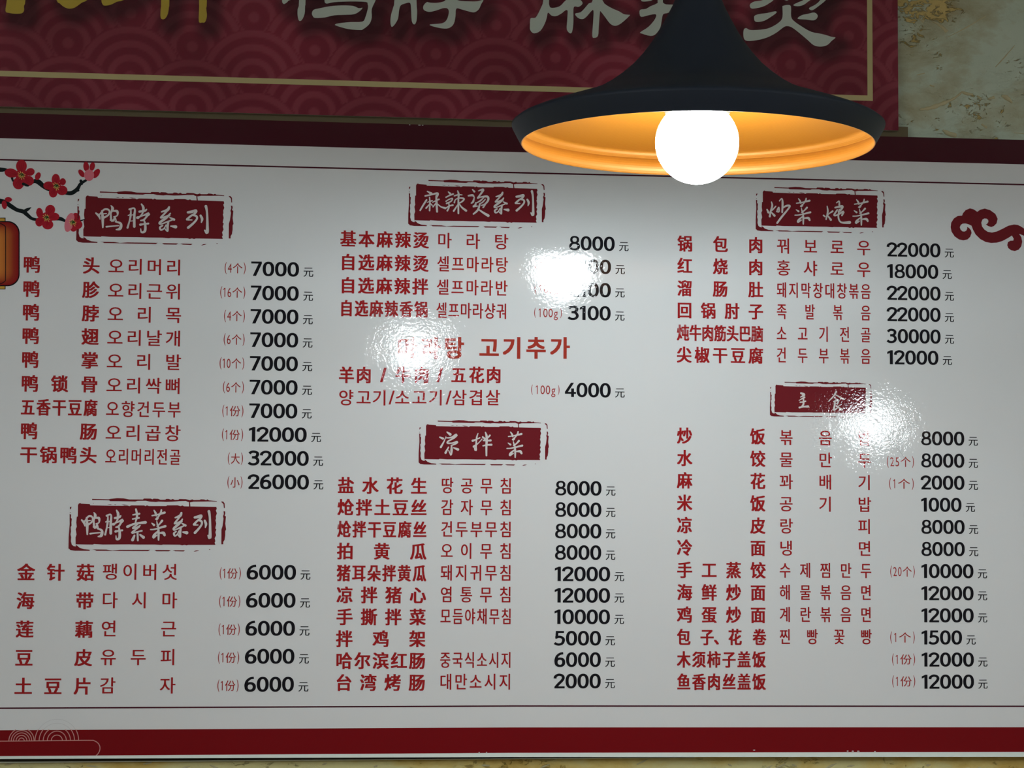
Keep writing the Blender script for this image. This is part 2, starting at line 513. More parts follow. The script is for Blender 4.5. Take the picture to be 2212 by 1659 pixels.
SIGN_CHARS = [
    # (material, outlines) traced in photo pixels, carried on above the frame
    ('gold', [[(15, 0), (12, 24), (19, 28), (33, 30), (47, 29), (52, 23), (52, 13), (55, 0), (56, -70), (22, -72)],
              [(122, 0), (129, 7.6), (138, 15), (149, 19), (162, 16.5), (177, 6), (189, 0), (225, -30), (205, -42), (150, -14), (118, -60), (104, -50)],
              [(219, 0), (220, 6), (224, 12), (233, 12), (243, 9), (253, 4), (268, 0), (300, -22), (290, -40), (240, -30), (212, -40)]]),
    ('gold', [[(348, 0), (347, 20), (347, 38), (352, 42), (358, 39), (363, 29), (365, 15), (366, 0), (368, -130), (345, -130)],
              [(430, 0), (430, 20), (429.6, 47), (436.7, 49), (443, 48), (447, 35), (445.6, 18), (447, 0), (449, -135), (428, -135)],
              [(318, -50), (480, -62), (486, -44), (318, -30)], [(326, -104), (472, -114), (476, -98), (326, -88)]]),
    ('pale', [[(609, 0), (610, 6), (614, 9), (620.5, 5), (628, 0), (670, -8), (668, -22), (606, -14)],
              [(646, 0), (643, 20), (643, 35), (646, 45), (652, 43.5), (658, 30), (659, 13), (660, 0), (661, -110), (643, -110)],
              [(606, -96), (688, -100), (690, -18), (676, -18), (676, -86), (606, -82)],
              [(701, 0), (702, 6), (707, 8), (722, 5), (757, 3.5), (790, 4.5), (794, 9), (794.7, 18), (789, 38), (782.5, 47), (757, 48), (732, 50.6), (724, 53), (727, 56), (752, 63), (777.5, 65), (785, 63), (798, 52), (803, 38), (803, 20), (811.6, 0), (812, -10), (780, -12), (720, -10), (703, -8)],
              [(673.7, 29), (677.5, 21.5), (689, 18.5), (711.6, 14), (737, 12), (762, 13), (775, 18), (783, 17), (777.5, 24), (765, 31), (744.6, 32.4), (721.8, 33.4), (701.5, 38), (681, 39), (675.7, 35)],
              [(712, -20), (716, -100), (790, -106), (786, -44), (772, -44), (774, -92), (730, -88), (728, -20)]]),
    ('pale', [[(852, 0), (849.6, 15), (844.6, 33), (843.3, 48), (845.8, 58), (852, 54), (859.7, 40.5), (862, 23), (865.6, 12), (876, 7.6), (885, 6.3), (887.6, 15), (889.4, 45.6), (895, 53), (899.5, 45.6), (901, 25), (899.5, 0), (898, -110), (858, -108)],
              [(962, 1), (947, 6), (929, 6), (921.8, 5), (914.7, 12.7), (915.4, 21.5), (926.8, 26), (942, 23), (957, 18), (967, 19), (969.4, 28), (964.8, 43), (954.7, 50.6), (928.9, 53), (934.4, 57), (954.7, 61.5), (969.9, 60.8), (980, 52), (983.8, 35.4), (985.6, 19), (997.7, 20.8), (1015.4, 25.8), (1025.6, 26.6), (1034.4, 20), (1039.5, 8.9), (1044, 0), (1030.6, 3), (1010, 3), (986, 0), (984, -14), (964, -14)],
              [(920, -40), (1030, -50), (1036, -36), (920, -24)], [(966, -46), (964, -110), (982, -112), (984, -46)]]),
    ('pale', [[(1173.4, 0), (1168.8, 16), (1160.7, 32.6), (1155.8, 38.7), (1147.7, 39), (1145.2, 42.3), (1144.6, 54), (1145.2, 65), (1153.4, 72.4), (1167.2, 66.7), (1177, 50.5), (1181, 38), (1182.7, 29.3), (1185, 28), (1191.6, 34), (1201.4, 35), (1212.8, 29.3), (1221, 22.8), (1225.5, 22.8), (1226, 29), (1225, 46), (1224.2, 63.5), (1230.7, 72), (1235.6, 69), (1238.5, 48.8), (1238.5, 21), (1241.3, 14.3), (1250.2, 15), (1258.3, 8), (1253.5, 0), (1238, -10), (1222, 1), (1211, 12.2), (1201.4, 16.3), (1190, 17), (1186.4, 11.4), (1186, 0), (1190, -60), (1176, -60)],
              [(1280.3, 0), (1271.4, 8), (1261.6, 19.5), (1253.5, 26.9), (1242, 30), (1248.6, 39), (1258.3, 41.5), (1266.5, 36.6), (1277.9, 23.6), (1282, 24.4), (1281, 48.8), (1279.2, 78), (1284.4, 81.9), (1291.7, 77.3), (1293.3, 57), (1295.8, 26.9), (1298.2, 26), (1307.2, 37.4), (1318.6, 52), (1330, 56), (1343, 49.6), (1360, 34), (1357.6, 32.2), (1347.9, 31), (1336.5, 24.4), (1317, 15.5), (1300.7, 0), (1292, -50), (1280, -50)],
              [(1180, -66), (1350, -84), (1352, -68), (1180, -50)]]),
    ('pale', [[(1384.5, 0), (1387, 3.3), (1396.7, 3.3), (1409.7, 0), (1412, -12), (1384, -10)],
              [(1420.3, 0), (1419.5, 7.3), (1404.8, 13.8), (1395, 19.5), (1383.7, 21), (1381.2, 26.9), (1384.5, 36.6), (1400, 33.4), (1413, 31), (1417.5, 33.4), (1413, 44), (1400, 58.6), (1382.9, 70), (1387, 73), (1404.8, 77.8), (1416.2, 74), (1426, 60.2), (1429.2, 44), (1432.5, 31), (1443.9, 27.7), (1455.3, 17), (1459.4, 10.6), (1439, 9.8), (1432.2, 5.7), (1431.7, 0), (1432, -60), (1420, -60)],
              [(1443, 40.4), (1448, 43.6), (1460, 45.5), (1482, 20), (1492, 28), (1470, 52), (1448.8, 62.3), (1444.7, 55.3), (1441.6, 46)],
              [(1500, -60), (1512, -60), (1512, 92), (1500, 92)],
              [(1545.6, 0), (1549.6, 13), (1553.7, 7.3), (1556, 0), (1558, -50), (1546, -50)],
              [(1520, 20), (1558.6, 44.3), (1570, 49), (1579.8, 48), (1582.7, 50.5), (1567.5, 67), (1545, 52), (1520, 34)]]),
    ('pale', [[(1670.9, 0), (1659.5, 8.5), (1646.5, 15), (1625.3, 19), (1619.6, 13.8), (1621.3, 8), (1630.2, 3.3), (1646.5, 0.8), (1660, -8), (1672, -10)],
              [(1628.6, 39), (1630.2, 34), (1640, 30.6), (1656.3, 28.5), (1674.2, 24.7), (1677, 27.7), (1667.6, 35), (1651.4, 44.8), (1636.7, 47.7), (1630.2, 45.6)],
              [(1690, 16.3), (1691.2, 13), (1701.8, 11), (1708.3, 14.6), (1708.7, 35.8), (1714.8, 45.6), (1731, 57), (1752.3, 69), (1776.7, 74), (1796, 79.8), (1804.4, 81.4), (1796.2, 88.7), (1786.5, 97.7), (1771.8, 101), (1757.2, 97.7), (1744, 86.3), (1724.6, 70), (1710, 59.4), (1700, 56.6), (1692, 59.4), (1675.8, 71.6), (1656.3, 81.4), (1635, 87), (1614, 88.7), (1606.6, 83), (1605.5, 70), (1607.4, 62.7), (1612.3, 61), (1620.4, 65), (1643.2, 64.3), (1662.8, 60.2), (1682.3, 48.8), (1690, 37.4)],
              [(1722.7, 40.7), (1731, 33.4), (1745.8, 30), (1758.8, 27.3), (1766, 33.4), (1763.7, 40.7), (1756.3, 44.3), (1740.9, 42.6)],
              [(1750.7, 0), (1736, 10.6), (1723, 13.8), (1713.2, 11.4), (1723, 5.7), (1736, 0), (1764, -18), (1772, -12)],
              [(1784, 0), (1768.6, 13), (1755.5, 22), (1749, 21), (1748.2, 17), (1760.4, 10.6), (1771.8, 0), (1790, -30), (1796, -20)],
              [(1690, -4), (1696, 0.8), (1703, 0), (1712, -12), (1700, -18)]]),
]
# distance field of the lettering for the printed soft black outline
GS = 0.0021
nx_ = int((sx1 - sx0) / GS) + 1
nz_ = int((sz1 - sz0) / GS) + 1
gx = np.linspace(sx0, sx1, nx_)
gz = np.linspace(sz0, sz1, nz_)
X, Z = np.meshgrid(gx, gz)
PXM = 0.000552                                  # metres per photo pixel on the boards
shade = np.zeros_like(X)
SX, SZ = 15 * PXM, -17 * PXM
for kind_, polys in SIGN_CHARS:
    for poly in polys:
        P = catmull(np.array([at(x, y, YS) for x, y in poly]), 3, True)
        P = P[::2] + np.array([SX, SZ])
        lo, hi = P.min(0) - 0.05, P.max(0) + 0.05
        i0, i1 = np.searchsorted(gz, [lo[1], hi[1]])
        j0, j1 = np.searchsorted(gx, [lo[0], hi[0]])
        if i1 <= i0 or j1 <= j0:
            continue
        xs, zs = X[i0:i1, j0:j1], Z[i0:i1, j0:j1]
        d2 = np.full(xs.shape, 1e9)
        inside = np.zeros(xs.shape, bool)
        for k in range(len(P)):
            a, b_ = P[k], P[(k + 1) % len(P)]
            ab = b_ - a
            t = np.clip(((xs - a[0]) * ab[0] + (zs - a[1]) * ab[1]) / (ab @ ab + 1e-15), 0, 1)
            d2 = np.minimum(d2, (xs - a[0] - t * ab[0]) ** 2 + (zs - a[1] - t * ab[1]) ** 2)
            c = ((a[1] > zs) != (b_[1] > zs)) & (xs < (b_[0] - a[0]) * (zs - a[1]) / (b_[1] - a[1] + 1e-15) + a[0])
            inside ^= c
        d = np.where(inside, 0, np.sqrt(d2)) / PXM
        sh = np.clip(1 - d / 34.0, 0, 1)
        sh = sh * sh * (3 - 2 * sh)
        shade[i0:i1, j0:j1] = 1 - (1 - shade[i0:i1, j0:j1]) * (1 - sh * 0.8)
# overlapping wave scales
base = np.zeros(X.shape + (3,))
wave = np.zeros_like(X)
R = 113 * PXM
bx, bz = at(147, 93, YS)
ex, ez = at(415, 100, YS)
pitch = (ex - bx)
rowh = bz - at(280, 165, YS)[1]
done = np.zeros(X.shape, bool)
for row in range(3, -7, -1):                     # lowest rows lie in front
    zc = bz - row * rowh
    off = 0.0 if row % 2 == 0 else pitch / 2
    xc = bx + off + np.round((X - bx - off) / pitch) * pitch
    r = np.hypot(X - xc, Z - zc) / PXM
    m_ = (~done) & (r < 112)
    v = np.zeros_like(r)
    for r0, r1 in ((0, 12), (32, 48), (62, 79), (93, 109)):
        v = np.maximum(v, np.clip((r - r0) / 3 + (1 if r0 == 0 else 0), 0, 1) * np.clip((r1 - r) / 3 + .5, 0, 1))
    wave = np.where(m_, v, wave)
    done |= m_
c0 = np.array([0.180, 0.022, 0.040])
c1 = np.array([0.250, 0.046, 0.068])
rgb = 1.12 * c0 + (c1 - c0) * wave[..., None]
tone = 1 + 0.16 * np.sin(X * 9 + 1.3) * np.sin(X * 23 + 4 * Z) + 0.08 * np.sin(Z * 40 + X * 17)
rgb *= tone[..., None]
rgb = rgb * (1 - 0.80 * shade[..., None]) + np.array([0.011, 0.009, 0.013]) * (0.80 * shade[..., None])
face = MB()
idx = np.arange(nx_ * nz_).reshape(nz_, nx_)
q = np.stack([idx[:-1, :-1], idx[:-1, 1:], idx[1:, 1:], idx[1:, :-1]], -1).reshape(-1, 4)
face.v = list(map(tuple, np.stack([X.ravel(), np.full(X.size, YS), Z.ravel()], 1)))
face.f = list(map(tuple, q))
face.c = np.concatenate([rgb.reshape(-1, 3), np.ones((X.size, 1))], 1)
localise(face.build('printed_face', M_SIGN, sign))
b = MB()
b.box(sx0, sx1, YS + 0.0003, YS + ST * .54, sz0, sz1)
localise(b.build('backing_panel', mat('sign_core', (0.45, 0.40, 0.32), 0.6), sign))
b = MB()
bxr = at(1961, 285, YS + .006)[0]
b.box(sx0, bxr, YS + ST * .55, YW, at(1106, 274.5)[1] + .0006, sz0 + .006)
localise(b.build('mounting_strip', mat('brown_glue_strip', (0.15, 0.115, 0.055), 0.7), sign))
line = MB()
gz0 = at(1106, 190.3, YS)[1]
gx1 = at(1879, 110, YS)[0]
hw = 6.0 * PXM
line.box(sx0 + 0.03, gx1 + hw, YS - .0004, YS - .0001, gz0 - hw, gz0 + hw)
line.box(gx1 - hw, gx1 + hw, YS - .0004, YS - .0001, gz0 + hw, sz1 - 0.035)
line.box(sx0 + 0.03, gx1 + hw, YS - .0004, YS - .0001, sz1 - 0.035 - 2 * hw, sz1 - 0.035)
line.box(sx0 + 0.03, sx0 + 0.03 + 2 * hw, YS - .0004, YS - .0001, gz0 + hw, sz1 - 0.035 - 2 * hw)
localise(line.build('border_line', M_SLINE, sign))
for kind_, polys in SIGN_CHARS:
    mb = MB()
    for k, poly in enumerate(polys):
        P = catmull(np.array([at(x, y, YS) for x, y in poly]), 3, True)
        mb.flat_poly([tuple(p) for p in P], YS - .0006 - k * .00002)
    o = localise(mb.build('sign_character', M_SGOLD if kind_ == 'gold' else M_SCHAR, sign))
    o['label'] = 'ochre gold painted character' if kind_ == 'gold' else 'pale grey green painted character'

# ------------------------------------------------------------------ menu board
bx0 = at(0, 900)[0] - 0.24
bx1 = at(2212, 900)[0] + 0.16
zt = at(1106, 274.5)[1]
zb = at(1106, 1626)[1]
menu = empty('menu_board', ((bx0 + bx1) / 2, YB + 0.012, zb))
tag(menu, 'large white glossy menu board with red and black lettering and six red stamp headings', 'menu board')
b = MB()
b.box(bx0, bx1, YB, YB + 0.012, zb, zt)
localise(b.build('white_panel', M_WHITE, menu))


def band(x0, x1, ztop, zbot, name, m, y=YB - .00012):
    b = MB()
    b.add([(x0, y, zbot), (x1, y, zbot), (x1, y, ztop), (x0, y, ztop)], [(0, 1, 2, 3)])
    return localise(b.build(name, m, menu))


def row_z(y0, y1):
    """z of a printed horizontal line given its pixel heights at the left and right of the frame"""
    return (at(0, y0)[1] + at(2212, y1)[1]) / 2


def slope_band(t0, tm, t1, b0, bm, b1, name, m, y=YB - .00012):
    """band with edges through three measured pixel heights (left, middle, right)"""
    xs = [0, 1106, 2212]
    T = [at(x, v) for x, v in zip(xs, (t0, tm, t1))]
    B = [at(x, v) for x, v in zip(xs, (b0, bm, b1))]
    T = [(bx0, T[0][1])] + T + [(bx1, T[2][1])]
    B = [(bx0, B[0][1])] + B + [(bx1, B[2][1])]
    b = MB()
    b.add([(p[0], y, p[1]) for p in T] + [(p[0], y, p[1]) for p in B], [(i + 5, i + 6, i + 1, i) for i in range(4)])
    return localise(b.build(name, m, menu))


slope_band(243.8, 274.7, 302.2, 298.5, 328.5, 355, 'top_band', M_MAROON)
slope_band(343.3, 371.2, 397.3, 346.5, 374.5, 400.5, 'ruled_line', M_MAROON)
slope_band(1528.3, 1523.5, 1524.1, 1531.4, 1526.6, 1527.2, 'ruled_line', M_MAROON)
slope_band(1577.4, 1571.2, 1570.8, 1633.4, 1626.2, 1624.2, 'bottom_band', M_BAND)
# pale edging below the panel and the backing sheet that peeps out on the left
xs = [-420, 0, 1106, 2212, 2500]
te = [1634.4, 1633.4, 1626.2, 1624.2, 1623.6]
be = [1639.6, 1639.2, 1635.0, 1634.6, 1634.4]
T = [at(x, y) for x, y in zip(xs, te)]
B = [at(x, y) for x, y in zip(xs, be)]
b = MB()
n = len(xs)
ys_ = (YB - .0012, YB + .012)
b.add([(p[0], y, p[1]) for y in ys_ for L in (T, B) for p in L],
      [(i + n, i + n + 1, i + 1, i) for i in range(n - 1)] + [(i + n, i + 3 * n, i + 3 * n + 1, i + n + 1) for i in range(n - 1)]
      + [(i, i + 1, i + 2 * n + 1, i + 2 * n) for i in range(n - 1)])
localise(b.build('edge_strip', M_EDGE, menu))
b = MB()
a0, a1 = at(-420, 1651, YB + .017), at(1500, 1636.5, YB + .017)
b.add([(a0[0], YB + .016, a0[1]), (a1[0], YB + .016, a1[1]), (a1[0], YB + .016, a1[1] + .03), (a0[0], YB + .016, a0[1] + .03),
       (a0[0], YB + .018, a0[1]), (a1[0], YB + .018, a1[1]), (a1[0], YB + .018, a1[1] + .03), (a0[0], YB + .018, a0[1] + .03)],
      [(0, 1, 2, 3), (4, 7, 6, 5), (0, 4, 5, 1), (2, 6, 7, 3), (1, 5, 6, 2), (0, 3, 7, 4)])
localise(b.build('backing_sheet', mat('shaded_backing', (0.03, 0.027, 0.022), 0.8), menu))  # shade of the gap behind the board is painted into the sheet's colour
b = MB()
b.add([(a0[0], YB + .0155, a0[1]), (a1[0], YB + .0155, a1[1]), (a1[0], YB + .0155, a1[1] + .0006), (a0[0], YB + .0155, a0[1] + .0016),
       (a0[0], YB + .0165, a0[1] - .0002), (a1[0], YB + .0165, a1[1] - .0002)],
      [(0, 1, 2, 3), (0, 4, 5, 1)])
localise(b.build('lit_backing_edge', M_EDGE, menu))  # light catching the sheet's lower edge, put in as a pale strip
for sx_, sw in ((bx0 + .1, .05), (bx1 - .15, .05), (0.28, .05)):
    b = MB()
    b.box(sx_, sx_ + sw, YB + .0181, YW, zb + .05, zt - .05)
    localise(b.build('mounting_batten', M_EDGE2, menu))

# ---- type
GC = {}


def glyph(ch):
    if ch in GC:
        return GC[ch]
    c = bpy.data.curves.new('type', 'FONT')
    c.body = ch
    c.resolution_u = 4
    o = bpy.data.objects.new('type', c)
    COL.objects.link(o)
    bpy.context.view_layer.update()
    me = o.evaluated_get(bpy.context.evaluated_depsgraph_get()).to_mesh()
    V = np.array([v.co[:2] for v in me.vertices]).reshape(-1, 2)
    Fs = [tuple(p.vertices) for p in me.polygons]
    bpy.data.objects.remove(o)
    bpy.data.curves.remove(c)
    GC[ch] = (V, Fs)
    return GC[ch]


def put(mb, ch, cx, cz, w, h, y, shifts=((0, 0),)):
    """em box of a full-width character centred on (cx, cz), w x h metres"""
    V, Fs = glyph(ch)
    if not len(V):
        return
    for k, (dx, dz) in enumerate(shifts):
        vs = [(cx + (p[0] - .5) * w + dx, y - k * 4e-6, cz + (p[1] - .375) * h + dz) for p in V]
        mb.add(vs, Fs)


BOLD = [(-1.15 * PXM, .55 * PXM), (1.15 * PXM, .55 * PXM), (-1.15 * PXM, -.55 * PXM), (1.15 * PXM, -.55 * PXM)]
MID = [(-.5 * PXM, 0), (.5 * PXM, 0), (0, .4 * PXM)]
HEAVY = [(dx * PXM, dz * PXM) for dx in (-1.6, 0, 1.6) for dz in (-1.0, 1.0)]
YT = YB - .0002


def justified(text, xl, xr, yc, wem, hem, name, m, shifts, parent, fac=1.0, inks=(.03, .03)):
    """spread the characters between two photo pixels xl..xr (ink edges) on a line of height yc"""
    L, Z_ = at(xl, yc)
    R_ = at(xr, yc)[0]
    n_ = len(text)
    w = min(wem * PXM, (R_ - L) / n_ * fac)
    L -= inks[0] * w
    R_ += inks[1] * w
    mb = MB()
    for i, ch in enumerate(text):
        cx = (L + w / 2) + ((R_ - L - w) * i / (n_ - 1) if n_ > 1 else 0)
        if ch != ' ':
            put(mb, ch, cx, Z_, w, hem * PXM, YT, shifts)
    return localise(mb.build(name, m, parent))


def placed(items, yc, wem, hem, name, m, shifts, parent):
    mb = MB()
    for ch, x in items:
        cx, cz = at(x, yc)
        if ch == '/':
            V, Fs = glyph('/')
            for k, (dx, dz) in enumerate(shifts):
                mb.add([(cx + (p[0] - .14) * wem * PXM * 1.25 + dx, YT - k * 4e-6, cz + (p[1] - .34) * hem * PXM * 1.15 + dz) for p in V], Fs)
        else:
            put(mb, ch, cx, cz, wem * PXM, hem * PXM, YT, shifts)
    return localise(mb.build(name, m, parent))


def digit(mb, ch, x, z, s, sx, y):
    """bold grotesque figure; x, z = lower left, s = height, sx = width unit"""
    def ribbon(pts, w=.18):
        P = catmull(np.array([(p[0], p[1], w) for p in pts]), 5) if len(pts) > 2 else np.array([(p[0], p[1], w) for p in pts], float)
        d = np.gradient(P[:, :2], axis=0)
        L = np.hypot(d[:, 0], d[:, 1]) + 1e-12
        nx, nz = -d[:, 1] / L, d[:, 0] / L
        vs = []
        for i in range(len(P)):
            ww = P[i, 2] / 2
            tx = ww * 1.12
            tz = ww * .9
            if i == 0:
                y_ = mb.layer(y)
            vs += [(x + (P[i, 0] - nx[i] * tx) * sx, y_, z + (P[i, 1] - nz[i] * tz) * s),
                   (x + (P[i, 0] + nx[i] * tx) * sx, y_, z + (P[i, 1] + nz[i] * tz) * s)]
        mb.add(vs, [(2 * i, 2 * i + 2, 2 * i + 3, 2 * i + 1) for i in range(len(P) - 1)])

    def rect(x0, x1, z0, z1):
        y_ = mb.layer(y)
        mb.add([(x + x0 * sx, y_, z + z0 * s), (x + x1 * sx, y_, z + z0 * s), (x + x1 * sx, y_, z + z1 * s), (x + x0 * sx, y_, z + z1 * s)], [(0, 1, 2, 3)])

    def poly(pts):
        mb.flat_poly([(x + p[0] * sx, z + p[1] * s) for p in pts], y)

    def oval(cx, cz, rx, rz, tx=.212, tz=.158):
        vs = []
        y_ = mb.layer(y)
        N = 28
        for k in range(N + 1):
            a = 2 * math.pi * k / N
            ca, sa = math.cos(a), math.sin(a)
            e = lambda v: math.copysign(abs(v) ** .88, v)
            vs += [(x + (cx + (rx - tx) * e(ca)) * sx, y_, z + (cz + (rz - tz) * e(sa)) * s), (x + (cx + rx * e(ca)) * sx, y_, z + (cz + rz * e(sa)) * s)]
        mb.add(vs, [(2 * i, 2 * i + 1, 2 * i + 3, 2 * i + 2) for i in range(N)])

    if ch == '0':
        oval(.40, .5, .385, .51)
        return .82
    if ch == '1':
        poly([(.19, 0), (.41, 0), (.41, 1), (.26, 1), (.0, .88), (.0, .72), (.19, .80)])
        return .53
    if ch == '2':
        ribbon([(.06, .68), (.10, .83), (.32, .935), (.56, .87), (.62, .70), (.52, .52), (.30, .30), (.12, .09)])
        rect(.02, .72, 0, .14)
        return .76
    if ch == '3':
        ribbon([(.05, .80), (.18, .91), (.36, .935), (.56, .86), (.58, .70), (.46, .57), (.22, .545)])
        ribbon([(.22, .545), (.50, .50), (.62, .30), (.52, .12), (.33, .065), (.14, .09), (.01, .18)])
        return .78
    if ch == '4':
        poly([(.44, 1), (.66, 1), (.24, .36), (.02, .36)])
        rect(.02, .80, .22, .36)
        rect(.46, .66, 0, .60)
        poly([(.02, .36), (.02, .22), (.24, .36)])
        return .82
    if ch == '5':
        rect(.10, .66, .86, 1)
        poly([(.10, 1), (.28, 1), (.25, .52), (.06, .46)])
        ribbon([(.08, .52), (.24, .585), (.42, .585), (.60, .48), (.62, .30), (.52, .13), (.33, .065), (.15, .09), (.01, .17)])
        return .78
    if ch == '6':
        oval(.39, .32, .37, .33)
        ribbon([(.62, .94), (.40, .90), (.20, .74), (.11, .50), (.11, .32)], .17)
        return .80
    if ch == '7':
        rect(.0, .70, .86, 1)
        poly([(.50, .90), (.70, .90), (.70, .86), (.33, 0), (.11, 0)])
        return .74
    if ch == '8':
        oval(.39, .74, .32, .27, .17, .125)
        oval(.39, .28, .38, .29, .18, .13)
        return .80
    return .8


DW = {'0': .82, '1': .53, '2': .76, '3': .78, '4': .82, '5': .78, '6': .80, '7': .74, '8': .80}


def price(text, xl, wpx, yc, parent, yuan_gap=10, h=31.0):
    tot = sum(DW[c] for c in text) - .05
    L, Z_ = at(xl, yc)
    sx = wpx * PXM / tot
    mb = MB()
    x = L
    s = h * PXM
    for ch in text:
        x += digit(mb, ch, x, Z_ - s / 2, s, sx, YT) * sx
    o = localise(mb.build('price', M_BLACK, parent))
    mb = MB()
    gx_ = L + (wpx + yuan_gap) * PXM
    put(mb, '元', gx_ + 10.5 * PXM, Z_ + (3.6 + 9.5 - 15.5 - 2.4) * PXM, 22.8 * PXM, 23.5 * PXM, YT, [(-.2 * PXM, 0), (.2 * PXM, 0)])
    localise(mb.build('currency_sign', M_BLACK, parent))
    return o


def portion(text, xl, xr, yc, parent):
    mono = 'g' in text
    adv = []
    for ch in text:
        if mono:
            adv.append(11)
        elif ch in '()':
            adv.append(7.5)
        elif ch == '1':
            adv.append(9)
        elif ch.isdigit():
            adv.append(11)
        else:
            adv.append(24)
    k = (at(xr, yc)[0] - at(xl, yc)[0]) / sum(adv)
    x, Z_ = at(xl, yc)
    mb = MB()
    for ch, a in zip(text, adv):
        V, Fs = glyph(ch)
        if ord(ch) > 255:
            put(mb, ch, x + a * k / 2, Z_, 23 * k, 24 * PXM, YT, [(-.15 * PXM, 0), (.15 * PXM, 0)])
        else:
            bw = V[:, 0].max() - V[:, 0].min()
            cx = (V[:, 0].max() + V[:, 0].min()) / 2
            sc = (8.5 * k / .44) if ch not in '()' else 17 * PXM
            if ch == '1':
                sc = 17 * PXM
            zc = .34 if ch not in '()g' else (.232 if ch in '()' else .20)
            hh = (20 / .70 * PXM) if ch not in '()' else 26 / .92 * PXM
            if mono:
                sc, hh = (9 * k / .44 if ch != '1' else 17 * PXM), (19 / .70 * PXM if ch not in '()' else 22 / .92 * PXM)
                if ch in '()':
                    sc = 15 * PXM
                if ch == 'g':
                    zc = .34
            vs = [(x + a * k / 2 + (p[0] - cx) * sc, YT, Z_ + (p[1] - zc) * hh) for p in V]
            mb.add(vs, Fs)
            if ch == '1':        # little flag of the figure one
                bx_ = x + a * k / 2 + (V[:, 0].min() - cx) * sc
                tz = Z_ + (.69 - zc) * hh
                mb.flat_poly([(bx_, tz), (bx_ - 2.6 * PXM, tz - 3.2 * PXM), (bx_ - 2.6 * PXM, tz - 5.0 * PXM), (bx_ + .4 * PXM, tz - 2.6 * PXM)], YT)
        x += a * k
    return localise(mb.build('portion_note', M_PORT, parent))


def lerp(a, b, t):
    return a + (b - a) * t


def row_empty():
    return menu


def block(rows, ys, nL, nR, kL, kR, kW, pR, cL, kdy, pdy, cdy, W4, W5, nW=36.5, kH=37, nH=37.5, pW=None, h=31.0):
    """rows: (name, korean, portion, price); nL.. = (x at first row, x at last row)"""
    n_ = len(rows)
    for i, (nm, ko, po, pr) in enumerate(rows):
        t = i / max(n_ - 1, 1)
        y = ys[i]
        kw = kW[i] if isinstance(kW, (list, tuple)) else kW
        if nm:
            if nm == '包子、花卷':
                placed([('包', 1477), ('子', 1527.3), ('花', 1587.7), ('卷', 1640.4)], y, 30, 37.5, 'dish_name', M_RED, BOLD, menu)
                placed([('、', 1556.5)], y, 30, 37.5, 'dish_name', M_RED, BOLD, menu)
            else:
                justified(nm, lerp(*nL, t), lerp(*nR, t), y, nW, nH, 'dish_name', M_RED, BOLD, menu, .93 if len(nm) < 7 else 1.0)
        if ko:
            justified(ko, lerp(*kL, t), lerp(*kR, t), y + lerp(*kdy, t), kw, kH, 'korean_name', M_RED, MID, menu, 1.0, (.05, .07))
        if po:
            w_ = {'(4个)': 48, '(6个)': 48, '(1个)': 50, '(1份)': 49, '(16个)': 57, '(10个)': 56, '(大)': 35, '(小)': 35, '(25个)': 62, '(20个)': 56, '(100g)': 67}[po]
            if pW:
                w_ = pW.get(po, w_)
            xr = lerp(*pR, t)
            portion(po, xr - w_, xr, y + lerp(*pdy, t), menu)
        price(pr, lerp(*cL, t), W5 if len(pr) == 5 and pr[0] != '1' else (W5 - 5 if len(pr) == 5 else (W4 if pr[0] != '1' else W4 - 7)), y + lerp(*cdy, t), menu, 10, h)


Y = lambda a, b, n: [lerp(a, b, i / (n - 1)) for i in range(n)]
block([('鸭头', '오리머리', '(4个)', '7000'), ('鸭胗', '오리근위', '(16个)', '7000'), ('鸭脖', '오리목', '(4个)', '7000'),
       ('鸭翅', '오리날개', '(6个)', '7000'), ('鸭掌', '오리발', '(10个)', '7000'), ('鸭锁骨', '오리싹뼈', '(6个)', '7000'),
       ('五香干豆腐', '오향건두부', '(1份)', '7000'), ('鸭肠', '오리곱창', '(1份)', '12000'), ('干锅鸭头', '오리머리전골', '(大)', '32000')],
      [571, 623.4, 674.3, 725, 776.4, 828, 879.3, 930.5, 982], (50.9, 44), (215, 208.5), (234.9, 228), (394, 391), 38,
      (532, 526), (542.6, 537), (4.2, 4), (8, 8.6), (9.3, 7.2), 101.5, 127)
portion('(小)', 490, 525, 1042, menu)
price('26000', 536.3, 128, 1040.5, menu)
block([('金针菇', '팽이버섯', '(1份)', '6000'), ('海带', '다시마', '(1份)', '6000'), ('莲藕', '연근', '(1份)', '6000'),
       ('豆皮', '유두피', '(1份)', '6000'), ('土豆片', '감자', '(1份)', '6000')],
      Y(1236, 1482.4, 5), (38, 31.8), (203, 197), (222.7, 216.6), (385, 380), 37,
      (522, 517), (532.5, 527.5), (-1, -1.4), (2.6, -1), (0, -4.2), 104, 128, 37.5)
for i, (nm, ko, ky) in enumerate([('基本麻辣烫', '마라탕', 519.5), ('自选麻辣烫', '셀프마라탕', 569.7), ('自选麻辣拌', '셀프마라반', 620), ('自选麻辣香锅', '셀프마라샹궈', 670)]):
    t = i / 3
    justified(nm, lerp(735.8, 734.5, t), lerp(926, 923.5, t), [515.5, 566, 616, 665.5][i], 35, 37.5, 'dish_name', M_RED, BOLD, menu, .93)
    justified(ko, lerp(945.9, 943, t), lerp(1099, 1096.5, t), ky, [35, 31, 31, 27][i], 37, 'korean_name', M_RED, MID, menu, 1.05, (.05, .07))
price('8000', 1229.3, 100, 525, menu)
portion('(100g)', 1151.5, 1219, 573, menu)
price('2100', 1229, 92, 575, menu)
portion('(100g)', 1151, 1218.5, 624, menu)
price('2100', 1228.5, 92, 625.5, menu)
portion('(100g)', 1150, 1217.5, 675.5, menu)
price('3100', 1227.6, 92.5, 675.5, menu)
